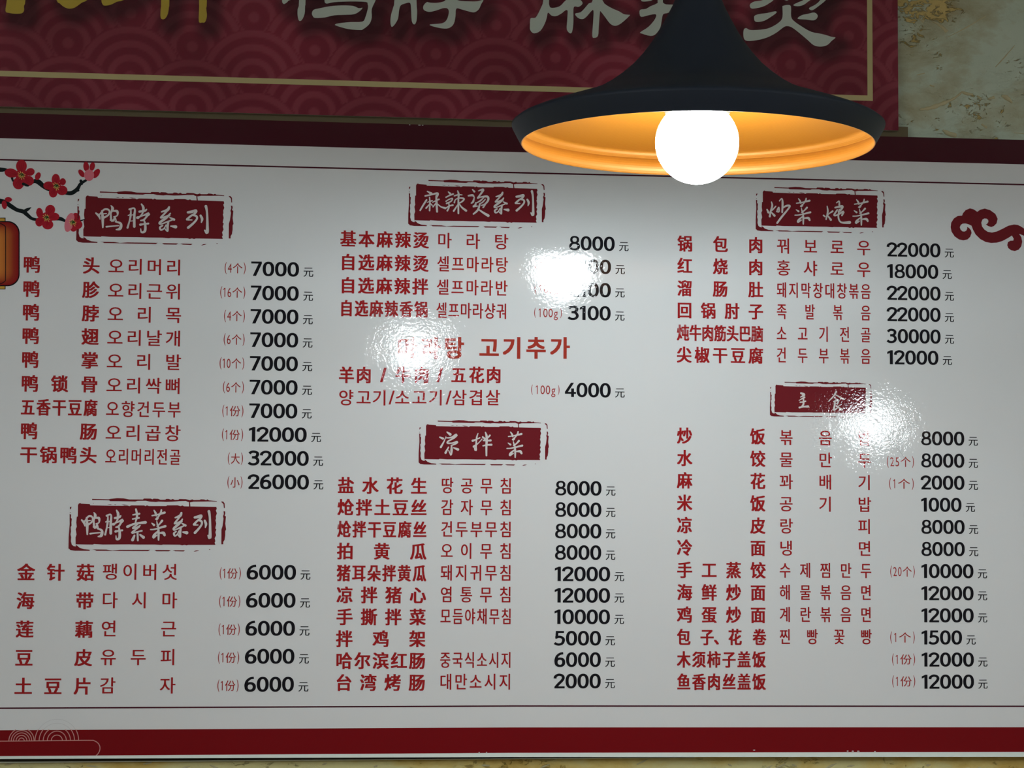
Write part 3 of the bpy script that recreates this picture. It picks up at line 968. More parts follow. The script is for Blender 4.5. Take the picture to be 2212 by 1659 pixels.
placed(list(zip('마라탕고기추가', (881, 931.8, 982.7, 1058.6, 1108.5, 1160, 1211))), 751.5, 48, 50, 'heading_line', M_TITLE, HEAVY, menu)
placed(list(zip('羊肉/牛肉/五花肉', (748.5, 786, 828, 870.6, 911, 950, 991, 1029.5, 1066.5))), 810, 33.5, 37.5, 'dish_name', M_RED, BOLD, menu)
placed(list(zip('양고기/소고기/삼겹살', (749, 787, 821.5, 846, 870.6, 907.5, 943, 969, 993.5, 1030, 1066))), 859, 36, 37, 'korean_name', M_RED, MID, menu)
portion('(100g)', 1143.3, 1212.5, 841.7, menu)
price('4000', 1219.6, 100.5, 842, menu)
block([('盐水花生', '땅공무침', '', '8000'), ('炝拌土豆丝', '감자무침', '', '8000'), ('炝拌干豆腐丝', '건두부무침', '', '8000'),
       ('拍黄瓜', '오이무침', '', '8000'), ('猪耳朵拌黄瓜', '돼지귀무침', '', '12000'), ('凉拌猪心', '염통무침', '', '12000'),
       ('手撕拌菜', '모듬야채무침', '', '10000'), ('拌鸡架', '', '', '5000'), ('哈尔滨红肠', '중국식소시지', '', '6000'), ('台湾烤肠', '대만소시지', '', '2000')],
      Y(1048.3, 1474.6, 10), (730.5, 725.7), (921.7, 917.6), (953.7, 951), (1107, 1105.5), 30,
      (0, 0), (1199.3, 1197), (.4, -1.8), (0, 0), (6, -3.4), 100.5, 125, 35.5)
block([('锅包肉', '꿔보로우', '', '22000'), ('红烧肉', '홍샤로우', '', '18000'), ('溜肠肚', '돼지막창대창볶음', '', '22000'),
       ('回锅肘子', '족발볶음', '', '22000'), ('炖牛肉筋头巴脑', '소고기전골', '', '30000'), ('尖椒干豆腐', '건두부볶음', '', '12000')],
      [526, 574, 622.5, 670, 718.5, 766], (1464.4, 1462.5), (1647.7, 1648), (1679, 1678), (1881.5, 1881.5), [35, 35, 25.5, 25.5, 25.5, 25.5],
      (0, 0), (1916.4, 1916.4), (5.5, 1), (0, 0), (12.8, 5.6), 99, 120.5, 33.5)
block([('炒饭', '볶음밥', '', '8000'), ('水饺', '물만두', '(25个)', '8000'), ('麻花', '꽈배기', '(1个)', '2000'), ('米饭', '공기밥', '', '1000'),
       ('凉皮', '랑피', '', '8000'), ('冷面', '냉면', '', '8000'), ('手工蒸饺', '수제찜만두', '(20个)', '10000'), ('海鲜炒面', '해물볶음면', '', '12000'),
       ('鸡蛋炒面', '계란볶음면', '', '12000'), ('包子、花卷', '찐빵꽃빵', '(1个)', '1500'), ('木须柿子盖饭', '', '(1份)', '12000'), ('鱼香肉丝盖饭', '', '(1份)', '12000')],
      Y(941, 1473, 12), (1463.2, 1463.2), (1652.2, 1653.5), (1684.7, 1684.7), (1882.5, 1884), [34, 34, 34, 34, 34, 34, 28, 28, 28, 28, 28, 28],
      (1975.5, 1979), (1989.4, 1991), (4, -2), (9, -1), (5.6, -.4), 97.5, 122, 34, 36, pW={'(1份)': 54, '(1个)': 58}, h=30.5)

# ---- stamp headings
STAMP_BODY = [(175, 165), (185, 142), (205, 133), (215, 142), (330, 148), (338, 164), (600, 168), (760, 168), (830, 163), (850, 172), (880, 160), (1050, 160), (1062, 170),
              (1085, 158), (1110, 168), (1340, 166), (1350, 156), (1490, 154), (1530, 166), (1555, 156), (1575, 168), (2005, 172), (2012, 200), (2000, 220),
              (2014, 262), (2001, 300), (2004, 340), (1996, 350), (2008, 400), (1996, 465), (2010, 480), (1998, 520), (2009, 560), (1990, 600), (2000, 640), (1990, 660), (2002, 690), (1640, 692), (1620, 700), (1590, 692), (1560, 700), (1530, 691),
              (1310, 690), (1280, 696), (1200, 690), (985, 692), (860, 690), (510, 694), (395, 688), (385, 696), (155, 694), (152, 600), (165, 560), (152, 490),
              (166, 455), (158, 400), (163, 320), (176, 316)]
STAMP_BITS = [
    [(360, 76), (580, 80), (600, 74), (690, 64), (775, 66), (850, 80), (1030, 80), (1042, 66), (1135, 66), (1155, 76), (1170, 66), (1232, 68), (1262, 82), (1325, 80), (1340, 68), (1372, 68),
     (1400, 80), (1425, 68), (1450, 82), (1500, 80), (1512, 68), (1600, 70), (1650, 84), (1685, 72), (1700, 82), (1780, 80), (1800, 70), (1840, 72), (1868, 82), (1885, 70), (1905, 84), (2010, 92),
     (2010, 100), (1940, 98), (1830, 102), (1700, 104), (1660, 114), (1620, 106), (1600, 95), (1520, 98), (1420, 106), (1340, 110), (1240, 106), (1200, 112), (1120, 108), (1070, 96),
     (960, 98), (930, 108), (720, 106), (600, 106), (585, 94), (360, 92)],
    [(1638, 105), (1652, 105), (1660, 170), (1644, 170)],
    [(375, 762), (560, 762), (640, 774), (740, 764), (1138, 762), (1112, 779), (600, 779), (430, 780), (415, 770)],
    [(1195, 764), (1412, 764), (1385, 781), (1220, 782)],
    [(1435, 765), (1600, 766), (1580, 782), (1470, 779)],
    [(1712, 782), (1745, 767), (1790, 764), (1770, 774), (1730, 784)],
    [(1915, 752), (1930, 748), (1935, 756), (1920, 760)],
    [(560, 148), (625, 150), (600, 156)], [(655, 148), (682, 152), (660, 157)], [(745, 148), (835, 156), (790, 162)],
    [(372, 134), (384, 132), (382, 141)],
    [(70, 262), (82, 262), (80, 270), (70, 270)], [(72, 188), (90, 184), (88, 205), (76, 222), (70, 220)],
    [(68, 285), (88, 290), (86, 335), (99, 350), (94, 400), (97, 440), (86, 462), (92, 520), (86, 560), (96, 600), (92, 650), (106, 700), (130, 718), (160, 722), (155, 700),
     (185, 718), (205, 738), (262, 758), (342, 766), (342, 780), (150, 781), (90, 772), (62, 748), (62, 600), (72, 420)],
    [(2102, 230), (2122, 232), (2126, 262), (2117, 290), (2135, 302), (2128, 400), (2140, 480), (2130, 500), (2130, 560), (2122, 620), (2105, 650), (2105, 682), (2080, 682), (2078, 480),
     (2092, 430), (2104, 330), (2096, 300), (2106, 270)],
    [(2070, 98), (2096, 100), (2115, 125), (2118, 188), (2106, 188), (2100, 132), (2072, 108)],
]


def stamp(tl, br):
    P0, P1 = at(*tl), at(*br)

    def tf(p):
        return (P0[0] + (p[0] - 180) / (2002 - 180) * (P1[0] - P0[0]), P0[1] + (p[1] - 142) / (692 - 142) * (P1[1] - P0[1]))
    mb = MB()
    rr_ = random.Random(3)
    body = []
    for i, p in enumerate(STAMP_BODY):
        body.append(tf(p))
    mb.flat_poly(body, YT)
    for bit in STAMP_BITS:
        mb.flat_poly([tf(p) for p in bit], YT)
    return localise(mb.build('stamp_heading', M_STAMP, menu))


S1 = stamp((186, 423.3), (481.5, 516.5))
S6 = stamp((169.3, 1087.8), (465.5, 1177.3))
S2 = stamp((899.5, 397.5), (1159.3, 481.3))
S3 = stamp((1648.2, 412.5), (1895, 492.6))
S4 = stamp((921, 917.2), (1167, 994))
S5 = stamp((1675.5, 831.6), (1869.9, 892.6))

G_YA = [[(290, 340, 16), (330, 378, 24), (345, 420, 12)], [(330, 372, 12), (390, 300, 18), (440, 290, 20), (470, 315, 16), (455, 365, 18), (400, 400, 20)],
        [(370, 310, 16), (380, 400, 28), (382, 530, 16)], [(335, 352, 10), (430, 347, 12)],
        [(490, 240, 8), (512, 280, 28), (490, 340, 16), (490, 400, 22), (500, 450, 12)], [(500, 315, 12), (570, 315, 26), (575, 370, 14), (530, 392, 16)],
        [(480, 432, 12), (520, 440, 24), (545, 400, 12), (560, 455, 16)], [(550, 455, 14), (620, 480, 24), (612, 545, 30), (560, 560, 12)],
        [(430, 522, 18), (500, 515, 14), (590, 508, 12)]]
G_BO = [[(735, 292, 20), (790, 275, 16), (808, 300, 18), (800, 380, 24), (800, 520, 26)], [(755, 300, 12), (750, 380, 20), (735, 450, 16), (710, 535, 20)],
        [(745, 370, 9), (800, 362, 9)], [(750, 447, 9), (800, 442, 9)], [(720, 372, 12), (745, 360, 10)],
        [(895, 222, 14), (920, 270, 26), (910, 340, 18), (880, 380, 14), (850, 405, 22)], [(868, 322, 22), (940, 310, 22), (962, 293, 14)],
        [(840, 402, 26), (900, 380, 12), (990, 350, 30), (960, 390, 18), (920, 440, 14)], [(885, 440, 14), (925, 430, 20), (975, 380, 14)],
        [(880, 495, 24), (940, 485, 16), (985, 480, 20)], [(930, 435, 14), (945, 500, 24), (940, 580, 26), (895, 595, 18), (885, 550, 10)]]
G_XI = [[(1262, 262, 20), (1240, 300, 28), (1160, 325, 14)], [(1245, 305, 14), (1170, 380, 20), (1150, 405, 14), (1200, 395, 18), (1265, 372, 22)],
        [(1278, 345, 14), (1230, 400, 24), (1140, 465, 24), (1150, 488, 14), (1230, 460, 16), (1320, 425, 14)], [(1270, 400, 12), (1328, 428, 24)],
        [(1252, 465, 18), (1240, 520, 26), (1242, 582, 16), (1205, 548, 12)], [(1175, 508, 16), (1140, 532, 20), (1155, 565, 18), (1195, 545, 14), (1220, 500, 12)],
        [(1285, 515, 14), (1348, 524, 34)]]
G_LIE = [[(1512, 332, 24), (1560, 325, 28), (1620, 310, 28), (1600, 350, 22), (1550, 380, 20), (1500, 425, 24)],
         [(1560, 370, 14), (1620, 380, 22), (1630, 420, 20), (1580, 480, 22), (1515, 535, 26)], [(1515, 432, 14), (1565, 432, 12)],
         [(1680, 375, 22), (1700, 420, 26), (1690, 465, 12)], [(1750, 252, 28), (1765, 330, 22), (1770, 500, 26), (1765, 600, 32), (1735, 570, 14)]]
G_SU = [[(945, 215, 18), (960, 300, 22), (938, 390, 14)], [(905, 290, 14), (990, 275, 20)], [(900, 345, 14), (985, 330, 18)],
        [(832, 447, 26), (930, 408, 20), (1072, 390, 28)], [(970, 412, 14), (915, 455, 20), (905, 470, 14), (950, 460, 16), (1000, 432, 14)],
        [(990, 448, 14), (890, 528, 20), (960, 515, 14), (1022, 502, 18)], [(965, 520, 20), (970, 630, 18)], [(925, 565, 20), (900, 622, 30)], [(1000, 555, 18), (1045, 588, 30)]]
G_CAI = [[(1160, 300, 14), (1240, 285, 16), (1325, 260, 24)], [(1185, 230, 12), (1205, 265, 22), (1215, 300, 18)], [(1282, 225, 16), (1275, 260, 20), (1245, 310, 16), (1215, 352, 26), (1240, 335, 12)],
         [(1155, 400, 10), (1185, 425, 24)], [(1222, 378, 10), (1230, 420, 18)], [(1292, 368, 24), (1260, 410, 16), (1225, 442, 14)],
         [(1140, 485, 14), (1200, 480, 16), (1335, 440, 24)], [(1240, 432, 14), (1245, 520, 24), (1245, 622, 16)],
         [(1232, 510, 14), (1188, 558, 26), (1178, 592, 22), (1222, 560, 12)], [(1255, 532, 14), (1308, 530, 30), (1325, 560, 24)]]
G_MA = [[(365, 230, 12), (425, 265, 32)], [(335, 300, 18), (430, 280, 18), (520, 262, 26), (508, 315, 20)], [(355, 360, 20), (310, 430, 20), (260, 515, 18)],
        [(365, 395, 10), (440, 370, 16)], [(400, 320, 14), (405, 400, 18), (400, 518, 18)], [(402, 420, 12), (348, 482, 18)], [(405, 400, 8), (438, 440, 16)],
        [(445, 395, 12), (540, 350, 18)], [(500, 300, 20), (505, 420, 26), (512, 535, 22)], [(500, 400, 12), (452, 462, 16)], [(510, 412, 12), (570, 462, 16), (635, 482, 26)]]
G_LA = [[(680, 240, 12), (708, 266, 26)], [(645, 320, 16), (700, 292, 16), (752, 272, 20)], [(645, 380, 14), (690, 352, 14), (742, 338, 16), (720, 380, 16), (655, 412, 20)],
        [(640, 485, 14), (690, 452, 16), (748, 437, 20)], [(688, 412, 14), (690, 470, 16), (665, 520, 20)],
        [(820, 225, 14), (835, 280, 24), (830, 350, 20), (830, 560, 20)], [(770, 300, 14), (830, 282, 16), (885, 285, 12)],
        [(770, 400, 18), (790, 352, 12), (860, 332, 16), (915, 345, 20), (880, 388, 18), (830, 410, 14)], [(828, 420, 12), (790, 480, 18), (760, 525, 20)], [(840, 412, 12), (880, 470, 20), (945, 520, 26)]]
G_TANG = [[(1040, 205, 12), (1068, 235, 24)], [(980, 298, 18), (1040, 290, 26), (1062, 312, 16)], [(1068, 320, 12), (1050, 385, 24), (1022, 408, 14)],
          [(1130, 225, 12), (1200, 205, 26), (1170, 262, 22), (1115, 335, 16), (1160, 318, 16), (1260, 310, 26), (1275, 362, 24), (1230, 420, 20), (1175, 442, 14)],
          [(1210, 325, 12), (1160, 370, 18), (1110, 400, 14)], [(1232, 350, 12), (1190, 395, 16), (1160, 410, 12)],
          [(1092, 402, 18), (1080, 440, 24), (1048, 462, 16), (1112, 452, 16)], [(1232, 432, 14), (1200, 472, 20)], [(1150, 420, 20), (1120, 510, 24), (1055, 570, 18)], [(1128, 500, 16), (1200, 550, 24), (1275, 595, 32)]]
G_CHAO = [[(320, 285, 12), (332, 340, 22), (310, 420, 20), (295, 502, 24)], [(255, 400, 18), (275, 442, 26)], [(385, 350, 14), (340, 400, 16), (300, 430, 12)], [(318, 440, 14), (365, 490, 28)],
          [(440, 270, 14), (475, 235, 14), (486, 300, 24), (480, 440, 20)], [(405, 412, 18), (430, 365, 16), (432, 430, 18), (395, 430, 12)],
          [(480, 382, 16), (540, 345, 22), (592, 345, 24), (570, 390, 20), (480, 500, 24), (405, 600, 22)]]
G_DUN = [[(1150, 350, 12), (1160, 420, 22), (1150, 480, 18), (1135, 545, 18)], [(1098, 488, 20), (1118, 505, 16)], [(1232, 425, 22), (1180, 460, 14), (1150, 490, 12)], [(1160, 492, 14), (1205, 552, 28)],
         [(1290, 300, 12), (1328, 275, 16), (1332, 330, 22)], [(1270, 372, 20), (1330, 358, 26), (1380, 355, 28), (1350, 410, 24), (1318, 430, 18)],
         [(1300, 405, 18), (1255, 482, 22), (1300, 482, 18), (1392, 432, 26), (1370, 490, 18)], [(1330, 400, 18), (1318, 520, 20), (1362, 592, 20), (1485, 592, 36)]]
G_LIANG = [[(415, 342, 16), (462, 362, 26)], [(508, 330, 6), (480, 400, 14), (430, 490, 24)], [(522, 265, 14), (570, 300, 32)],
           [(505, 352, 12), (590, 345, 20), (662, 306, 30), (630, 350, 20), (540, 402, 18), (532, 430, 20), (600, 430, 16), (672, 412, 26), (650, 440, 18), (585, 465, 14)],
           [(590, 470, 16), (590, 540, 28), (580, 610, 14), (548, 540, 12)], [(545, 490, 14), (500, 575, 26)], [(622, 500, 14), (685, 525, 30)]]
G_BAN = [[(985, 285, 10), (965, 350, 18), (955, 470, 18), (950, 535, 28), (930, 500, 10)], [(905, 395, 26), (960, 375, 14), (1012, 350, 14)], [(1045, 370, 12), (990, 430, 12), (922, 482, 26)],
         [(1055, 340, 20), (1092, 366, 18)], [(1162, 315, 20), (1130, 350, 16), (1075, 382, 14)], [(1065, 392, 14), (1120, 395, 16), (1172, 390, 26)], [(1060, 470, 16), (1120, 457, 18), (1185, 455, 24)],
         [(1095, 270, 14), (1115, 340, 28), (1110, 480, 24), (1110, 615, 20)]]
G_ZHU = [[(555, 238, 22), (600, 262, 30), (545, 297, 8)], [(525, 347, 8), (560, 325, 14), (605, 300, 22)], [(540, 372, 16), (590, 368, 16), (622, 358, 16)], [(590, 310, 16), (590, 400, 22), (560, 440, 14)], [(530, 452, 22), (590, 440, 18), (658, 436, 28)]]
G_SHI = [[(1080, 215, 20), (1040, 282, 18), (965, 360, 10)], [(1070, 262, 12), (1120, 290, 16), (1190, 328, 22)], [(1062, 318, 10), (1092, 332, 18)], [(1040, 362, 12), (1112, 340, 18), (1100, 390, 16)],
         [(1062, 350, 16), (1055, 420, 20), (1045, 490, 20), (1095, 458, 14)], [(1060, 402, 10), (1110, 382, 10)], [(1132, 418, 10), (1095, 442, 12)], [(1082, 430, 12), (1160, 482, 28)]]


def brush(items, parent):
    mb = MB()
    for strokes, ox, oy, k, dst in items:
        # dst: optional (source box, destination box) in crop pixels for a repeated character
        for st in strokes:
            pts = []
            for x, y, w in st:
                if dst:
                    (a, b_, c, d), (e, f, g, h_) = dst
                    x = e + (x - a) / (c - a) * (g - e)
                    y = f + (y - b_) / (d - b_) * (h_ - f)
                    w = w * (h_ - f) / (d - b_)
                X_, Z_ = at(ox + x / k, oy + y / k)
                pts.append((X_, Z_, w / k * PXM * 1.3))
            mb.stroke(pts, YT - .00012)
    return localise(mb.build('heading_lettering', M_GLYPH, parent))


K1, K2 = 6.1444, 6.9125
brush([(g_, 160, 405, K1, None) for g_ in (G_YA, G_BO, G_XI, G_LIE)], S1)
brush([(G_YA, 140, 1065, K1, ((285, 235, 630, 570), (220, 253, 500, 588))), (G_BO, 140, 1065, K1, ((700, 220, 1010, 600), (528, 228, 782, 618))),
       (G_SU, 140, 1065, K1, None), (G_CAI, 140, 1065, K1, None), (G_XI, 140, 1065, K1, ((1125, 250, 1365, 592), (1437, 252, 1632, 596))),
       (G_LIE, 140, 1065, K1, ((1490, 240, 1790, 625), (1708, 232, 1945, 618)))], S6)
brush([(G_MA, 870, 380, K2, None), (G_LA, 870, 380, K2, None), (G_TANG, 870, 380, K2, None),
       (G_XI, 870, 380, K2, ((1125, 250, 1365, 592), (1358, 238, 1588, 580))), (G_LIE, 870, 380, K2, ((1490, 240, 1790, 625), (1675, 220, 1965, 610)))], S2)
CB = (1140, 220, 1345, 628)
brush([(G_CHAO, 1620, 395, K2, None), (G_CAI, 1620, 395, K2, (CB, (670, 228, 912, 622))), (G_DUN, 1620, 395, K2, None), (G_CAI, 1620, 395, K2, (CB, (1535, 243, 1778, 638)))], S3)
brush([(G_LIANG, 890, 895, K2, None), (G_BAN, 890, 895, K2, None), (G_CAI, 890, 895, K2, (CB, (1416, 255, 1657, 648)))], S4)
brush([(G_ZHU, 1650, 815, K2, None), (G_SHI, 1650, 815, K2, None)], S5)

# ---- printed plum branches, lantern, cloud, ring motifs
KB = 5.35


def bp(x, y, ox=0, oy=330, k=KB):
    return at(ox + x / k, oy + y / k)


U = PXM / KB


def branch(lines):
    mb = MB()
    for st in lines:
        mb.stroke([(*bp(x, y), w * U) for x, y, w in st], YB - .00016)
    return localise(mb.build('printed_branch', M_BRANCH, menu))


branch([[(-500, 120, 60), (-200, 170, 55), (0, 195, 50), (70, 200, 38), (200, 260, 30), (300, 378, 24), (390, 330, 44), (445, 338, 58), (500, 385, 50), (560, 425, 34), (650, 440, 26), (790, 468, 46), (850, 455, 48), (900, 410, 40), (930, 360, 34), (995, 318, 28)],
        [(870, 440, 34), (905, 435, 28)], [(945, 360, 28), (935, 325, 34)], [(270, 360, 34), (325, 382, 20)], [(140, 295, 26), (150, 325, 18)]])
branch([[(-500, 470, 60), (-200, 520, 60), (0, 560, 58), (60, 572, 50), (130, 620, 50), (200, 662, 44), (270, 680, 48), (320, 722, 42), (380, 765, 34), (500, 775, 30), (680, 760, 45), (760, 790, 28), (850, 800, 20), (950, 780, 14), (985, 765, 6)],
        [(270, 682, 36), (320, 655, 34), (360, 632, 6)]])


def blossom(petals, heart, r_st, m_list=None, hr=20):
    mb = MB()
    px_ = []
    for (x, y, rx, ry, ang) in petals:
        X_, Z_ = bp(x, y)
        mb.disc(X_, Z_, rx * U, ry * U, YB - .00024, 28, math.radians(ang))
    o = localise(mb.build('printed_blossom', M_PETAL, menu))
    mb = MB()
    for k, (x, y, rx, ry, ang) in enumerate(petals):       # darker veins on every petal
        X_, Z_ = bp(x, y)
        if heart:
            hx, hz = bp(*heart)
            for s_ in (-.25, 0, .25):
                dx, dz = X_ - hx, Z_ - hz
                ex_, ez_ = -dz * s_, dx * s_
                mb.stroke([(hx + dx * .35, hz + dz * .35, 6 * U), (X_ + ex_ * .8, Z_ + ez_ * .8, 9 * U), (hx + dx * 1.35 + ex_, hz + dz * 1.35 + ez_, 3 * U)], YB - .00028)
    if mb.v:
        localise(mb.build('petal_veins', M_PETAL2, menu)).parent = o
        for c in o.children:
            pass
    if heart:
        mb = MB()
        hx, hz = bp(*heart)
        for k in range(11):
            a = 2 * math.pi * k / 11 + .2
            L = r_st * (1 + .18 * math.sin(k * 5))
            mb.stroke([(hx + 12 * U * math.cos(a), hz + 12 * U * math.sin(a), 5 * U), (hx + L * U * math.cos(a), hz + L * U * math.sin(a), 7 * U)], YB - .00032)
        localise(mb.build('stamens', M_STAMEN, menu)).parent = o
        mb = MB()
        mb.disc(hx, hz, hr * U, hr * U, YB - .00036, 12)
        for k in range(7):
            a = 2 * math.pi * k / 7
            mb.disc(hx + hr * U * math.cos(a), hz + hr * U * math.sin(a), 8 * U, 8 * U, YB - .00037, 8)
        localise(mb.build('blossom_heart', M_GREEN, menu)).parent = o
    return o


blossom([(248, 155, 60, 75, 0), (350, 222, 50, 44, 20), (328, 325, 62, 58, 0), (212, 355, 62, 68, 10), (130, 235, 74, 52, -10), (250, 260, 70, 70, 0)], (250, 262), 42)
blossom([(645, 310, 46, 66, 0), (725, 335, 36, 40, 0), (718, 435, 60, 56, 0), (615, 460, 48, 58, 0), (565, 380, 62, 48, 0), (650, 388, 55, 55, 0)], (650, 388), 40)
blossom([(458, 695, 38, 58, 8), (580, 662, 55, 60, -20), (625, 738, 60, 46, 0), (552, 830, 62, 56, 0), (455, 800, 44, 52, 0), (540, 755, 68, 68, 0)], (538, 755), 42)
o4 = blossom([(875, 765, 52, 70, 0), (895, 830, 56, 52, 0), (850, 850, 46, 62, 0)], (840, 810), 40, None, 22)
mb = MB()
mb.disc(*bp(803, 805), 50 * U, 112 * U, YB - .00026, 32, math.radians(-14))
localise(mb.build('pink_petal', M_PPINK, menu)).parent = o4
o5 = blossom([(996, 160, 32, 56, 6), (1066, 160, 30, 50, -12), (942, 238, 28, 50, 35), (1112, 240, 34, 60, -32)], None, 0)
mb = MB()
mb.disc(*bp(1030, 260), 56 * U, 66 * U, YB - .0003, 28)
localise(mb.build('pink_petal', M_PPINK, menu)).parent = o5
blossom([(438, 270, 30, 46, -22)], None, 0)
blossom([(98, 540, 40, 27, -5), (50, 602, 29, 50, 8)], None, 0)

# lantern (cut by the left edge of the frame)
cxp, cyp = -60.0, 548.0


def rrect(hw_, hh_, r, n=10):
    out = []
    for sx_, sy_, a0 in ((1, 1, 0), (-1, 1, 90), (-1, -1, 180), (1, -1, 270)):
        for k in range(n + 1):
            a = math.radians(a0 + 90 * k / n)
            out.append((cxp + sx_ * (hw_ - r) + r * math.cos(a) * 1, cyp - (sy_ * (hh_ - r) + r * math.sin(a))))
    return out


def lant_poly(pts, m, y, name, parent):
    mb = MB()
    mb.flat_poly([at(*p) for p in pts], y)
    return localise(mb.build(name, m, parent))


lb = MB()
ring_n = 10
outer = rrect(100, 68, 24)
for k in range(ring_n + 1):
    s_ = k / ring_n
    for p in outer:
        X_, Z_ = at(cxp + (p[0] - cxp) * s_, cyp + (p[1] - cyp) * s_)
        lb.v.append((X_, YB - .00026, Z_))
N_ = len(outer)
lb.f = [(k * N_ + i, k * N_ + (i + 1) % N_, (k + 1) * N_ + (i + 1) % N_, (k + 1) * N_ + i) for k in range(ring_n) for i in range(N_)]
cols = []
for k in range(ring_n + 1):
    s_ = min(1, (k / ring_n) * 1.08)
    t = s_ ** 1.6
    c_ = np.array([1.0, 0.42, 0.07]) * (1 - t) + np.array([0.26, 0.012, 0.015]) * t
    cols += [(*c_, 1)] * N_
lb.c = cols
rimm = MB()
rimm.flat_poly([at(*p) for p in rrect(102.5, 70.5, 26)], YB - .00022)
for sgn, rad in ((1, 72), (1, 30)):
    for sd in (-1, 1):
        pts = [(cxp + sd * (rad - 16), cyp - 67), (cxp + sd * (rad - 2), cyp - 60), (cxp + sd * rad, cyp - 46), (cxp + sd * rad, cyp + 46), (cxp + sd * (rad - 2), cyp + 60), (cxp + sd * (rad - 16), cyp + 67)]
        rimm.stroke([(*at(*p), 1.7 * PXM) for p in pts], YB - .0003)
lantern_print = localise(lb.build('printed_lantern', M_LANT, menu))
localise(rimm.build('lantern_outline', M_BLACK, menu)).parent = lantern_print
for yy in (cyp - 73.2, cyp + 72.8):
    lant_poly([(cxp - 72, yy - 4.5), (cxp + 72, yy - 4.5), (cxp + 72, yy + 4.5), (cxp - 72, yy + 4.5)], M_BLACK, YB - .00019, 'lantern_outline', menu).parent = lantern_print
    lant_poly([(cxp - 70.3, yy - 3), (cxp + 70.3, yy - 3), (cxp + 70.3, yy + 3), (cxp - 70.3, yy + 3)], M_GOLD, YB - .00021, 'gold_cap', menu).parent = lantern_print

# cloud scroll
CL = [(985, 335), (1060, 280), (1180, 250), (1320, 290), (1460, 390), (1520, 520), (1490, 640), (1420, 710), (1350, 735), (1270, 710), (1205, 660), (1240, 655), (1275, 600), (1270, 550), (1230, 515),
      (1170, 510), (1120, 540), (1090, 620), (1110, 720), (1170, 800), (1260, 860), (1370, 880), (1500, 850), (1650, 780), (1800, 700), (1950, 668), (2050, 680), (2130, 720), (2212, 775), (2330, 850), (2460, 890),
      (2560, 900), (2540, 960), (2440, 1010), (2330, 1010), (2212, 965), (2082, 912), (2140, 1000), (2165, 1120), (2140, 1240), (2070, 1330), (1970, 1365), (1870, 1345), (1800, 1290), (1770, 1210),
      (1790, 1130), (1850, 1095), (1930, 1090), (1940, 1040), (1890, 960), (1800, 1020), (1650, 1100), (1500, 1145), (1350, 1155), (1200, 1125), (1060, 1050), (940, 930), (870, 800), (832, 700), (760, 665),
      (680, 640), (600, 645), (550, 680), (525, 740), (545, 800), (590, 845), (640, 855), (690, 835), (720, 780), (715, 730), (770, 760), (820, 820), (835, 890), (800, 990), (730, 1060), (620, 1085),
      (500, 1060), (390, 980), (310, 860), (285, 740), (300, 620), (370, 510), (470, 445), (585, 435), (610, 370), (680, 290), (790, 245), (890, 270)]
mb = MB()
SHARP = {0, 10, 35, 36, 48, 49, 58, 69, 82}
P = np.array([at(2030 + x / 12.154, 430 + y / 12.154) for x, y in CL])
out = []
n_ = len(P)
for i in range(n_):
    out.append(tuple(P[i]))
mb.flat_poly(out, YB - .00018)
localise(mb.build('printed_cloud', M_STAMP, menu))

# ring motifs on the bottom band
K5 = 7.373
ztop = at(100, 1576)[1]


def arcs(cx, cy, radii, name='printed_rings'):
    mb = MB()
    X_, Z_ = at(cx / K5, 1500 + cy / K5)
    u = PXM / K5
    for r_ in radii:
        R_ = r_ * u
        lim = ztop - Z_
        if R_ > lim:
            a = math.asin(lim / R_)
            segs = [(0, a), (math.pi - a, math.pi)]
        else:
            segs = [(0, math.pi)]
        for a0, a1 in segs:
            mb.ring(X_, Z_, R_ + 6 * u, R_ + 6 * u, 12 * u, 12 * u, YB - .0002, a0, a1, 16)
    return localise(mb.build(name, M_PINK, menu))


arcs(342, 738, (42, 82, 120, 155, 190))
arcs(905, 735, (84, 144, 206, 268, 330))
mb = MB()
X_, Z_ = at(905 / K5, 1500 + 735 / K5)
for r_ in (330, 268):
    R_ = r_ * PXM / K5
    a = math.asin((ztop - Z_) / R_)
    mb.ring(X_, Z_, R_, R_, 8 * PXM / K5, 8 * PXM / K5, YB - .0002, a, math.pi - a, 16)
localise(mb.build('faint_rings', M_FAINT, menu))
mb = MB()
pts = [(-2500, 762), (0, 745), (1000, 735), (1430, 731), (1500, 738), (1560, 775), (1590, 830), (1588, 890), (1560, 945), (1530, 972)]
mb.stroke([(*at(x / K5, 1500 + y / K5), 13 * U * KB / K5) for x, y in pts], YB - .0002, caps=False)
localise(mb.build('pill_outline', M_PINK, menu))

# chips of white core along the edges
mb = MB()
for x, y, a_, b_ in ((885, 269.8, 1.6, .8), (906, 270.4, 3.2, .9), (913, 270.6, 2.0, .8), (1629, 1620.4, 2.6, 1.0), (1831, 1622.4, 2.2, .8), (1842, 1622.6, 2.6, .9), (1854, 1622.6, 3, .8), (1890, 1623.4, 2, .8),
                     (1035, 1625.2, 1.6, .7), (1051, 1625, 1.4, .7)):
    mb.disc(*at(x, y), a_ * PXM, b_ * PXM, YB - .0002, 8)
localise(mb.build('edge_chips', M_WHITE, menu))['kind'] = 'stuff'

# scuffs on the film
mb = MB()
mb.disc(*at(1910.5, 900), 2.6 * PXM, 2.6 * PXM, YB - .0003, 10)
mb.stroke([(*at(x, y), w * PXM) for x, y, w in [(1890, 914, .5), (1903, 930, 1.1), (1915, 941, 1.4), (1928, 955, 1.6), (1942, 973, 1.0), (1958, 996, .5)]], YB - .0003, caps=False)
localise(mb.build('crease_mark', M_SCRATCH, menu))

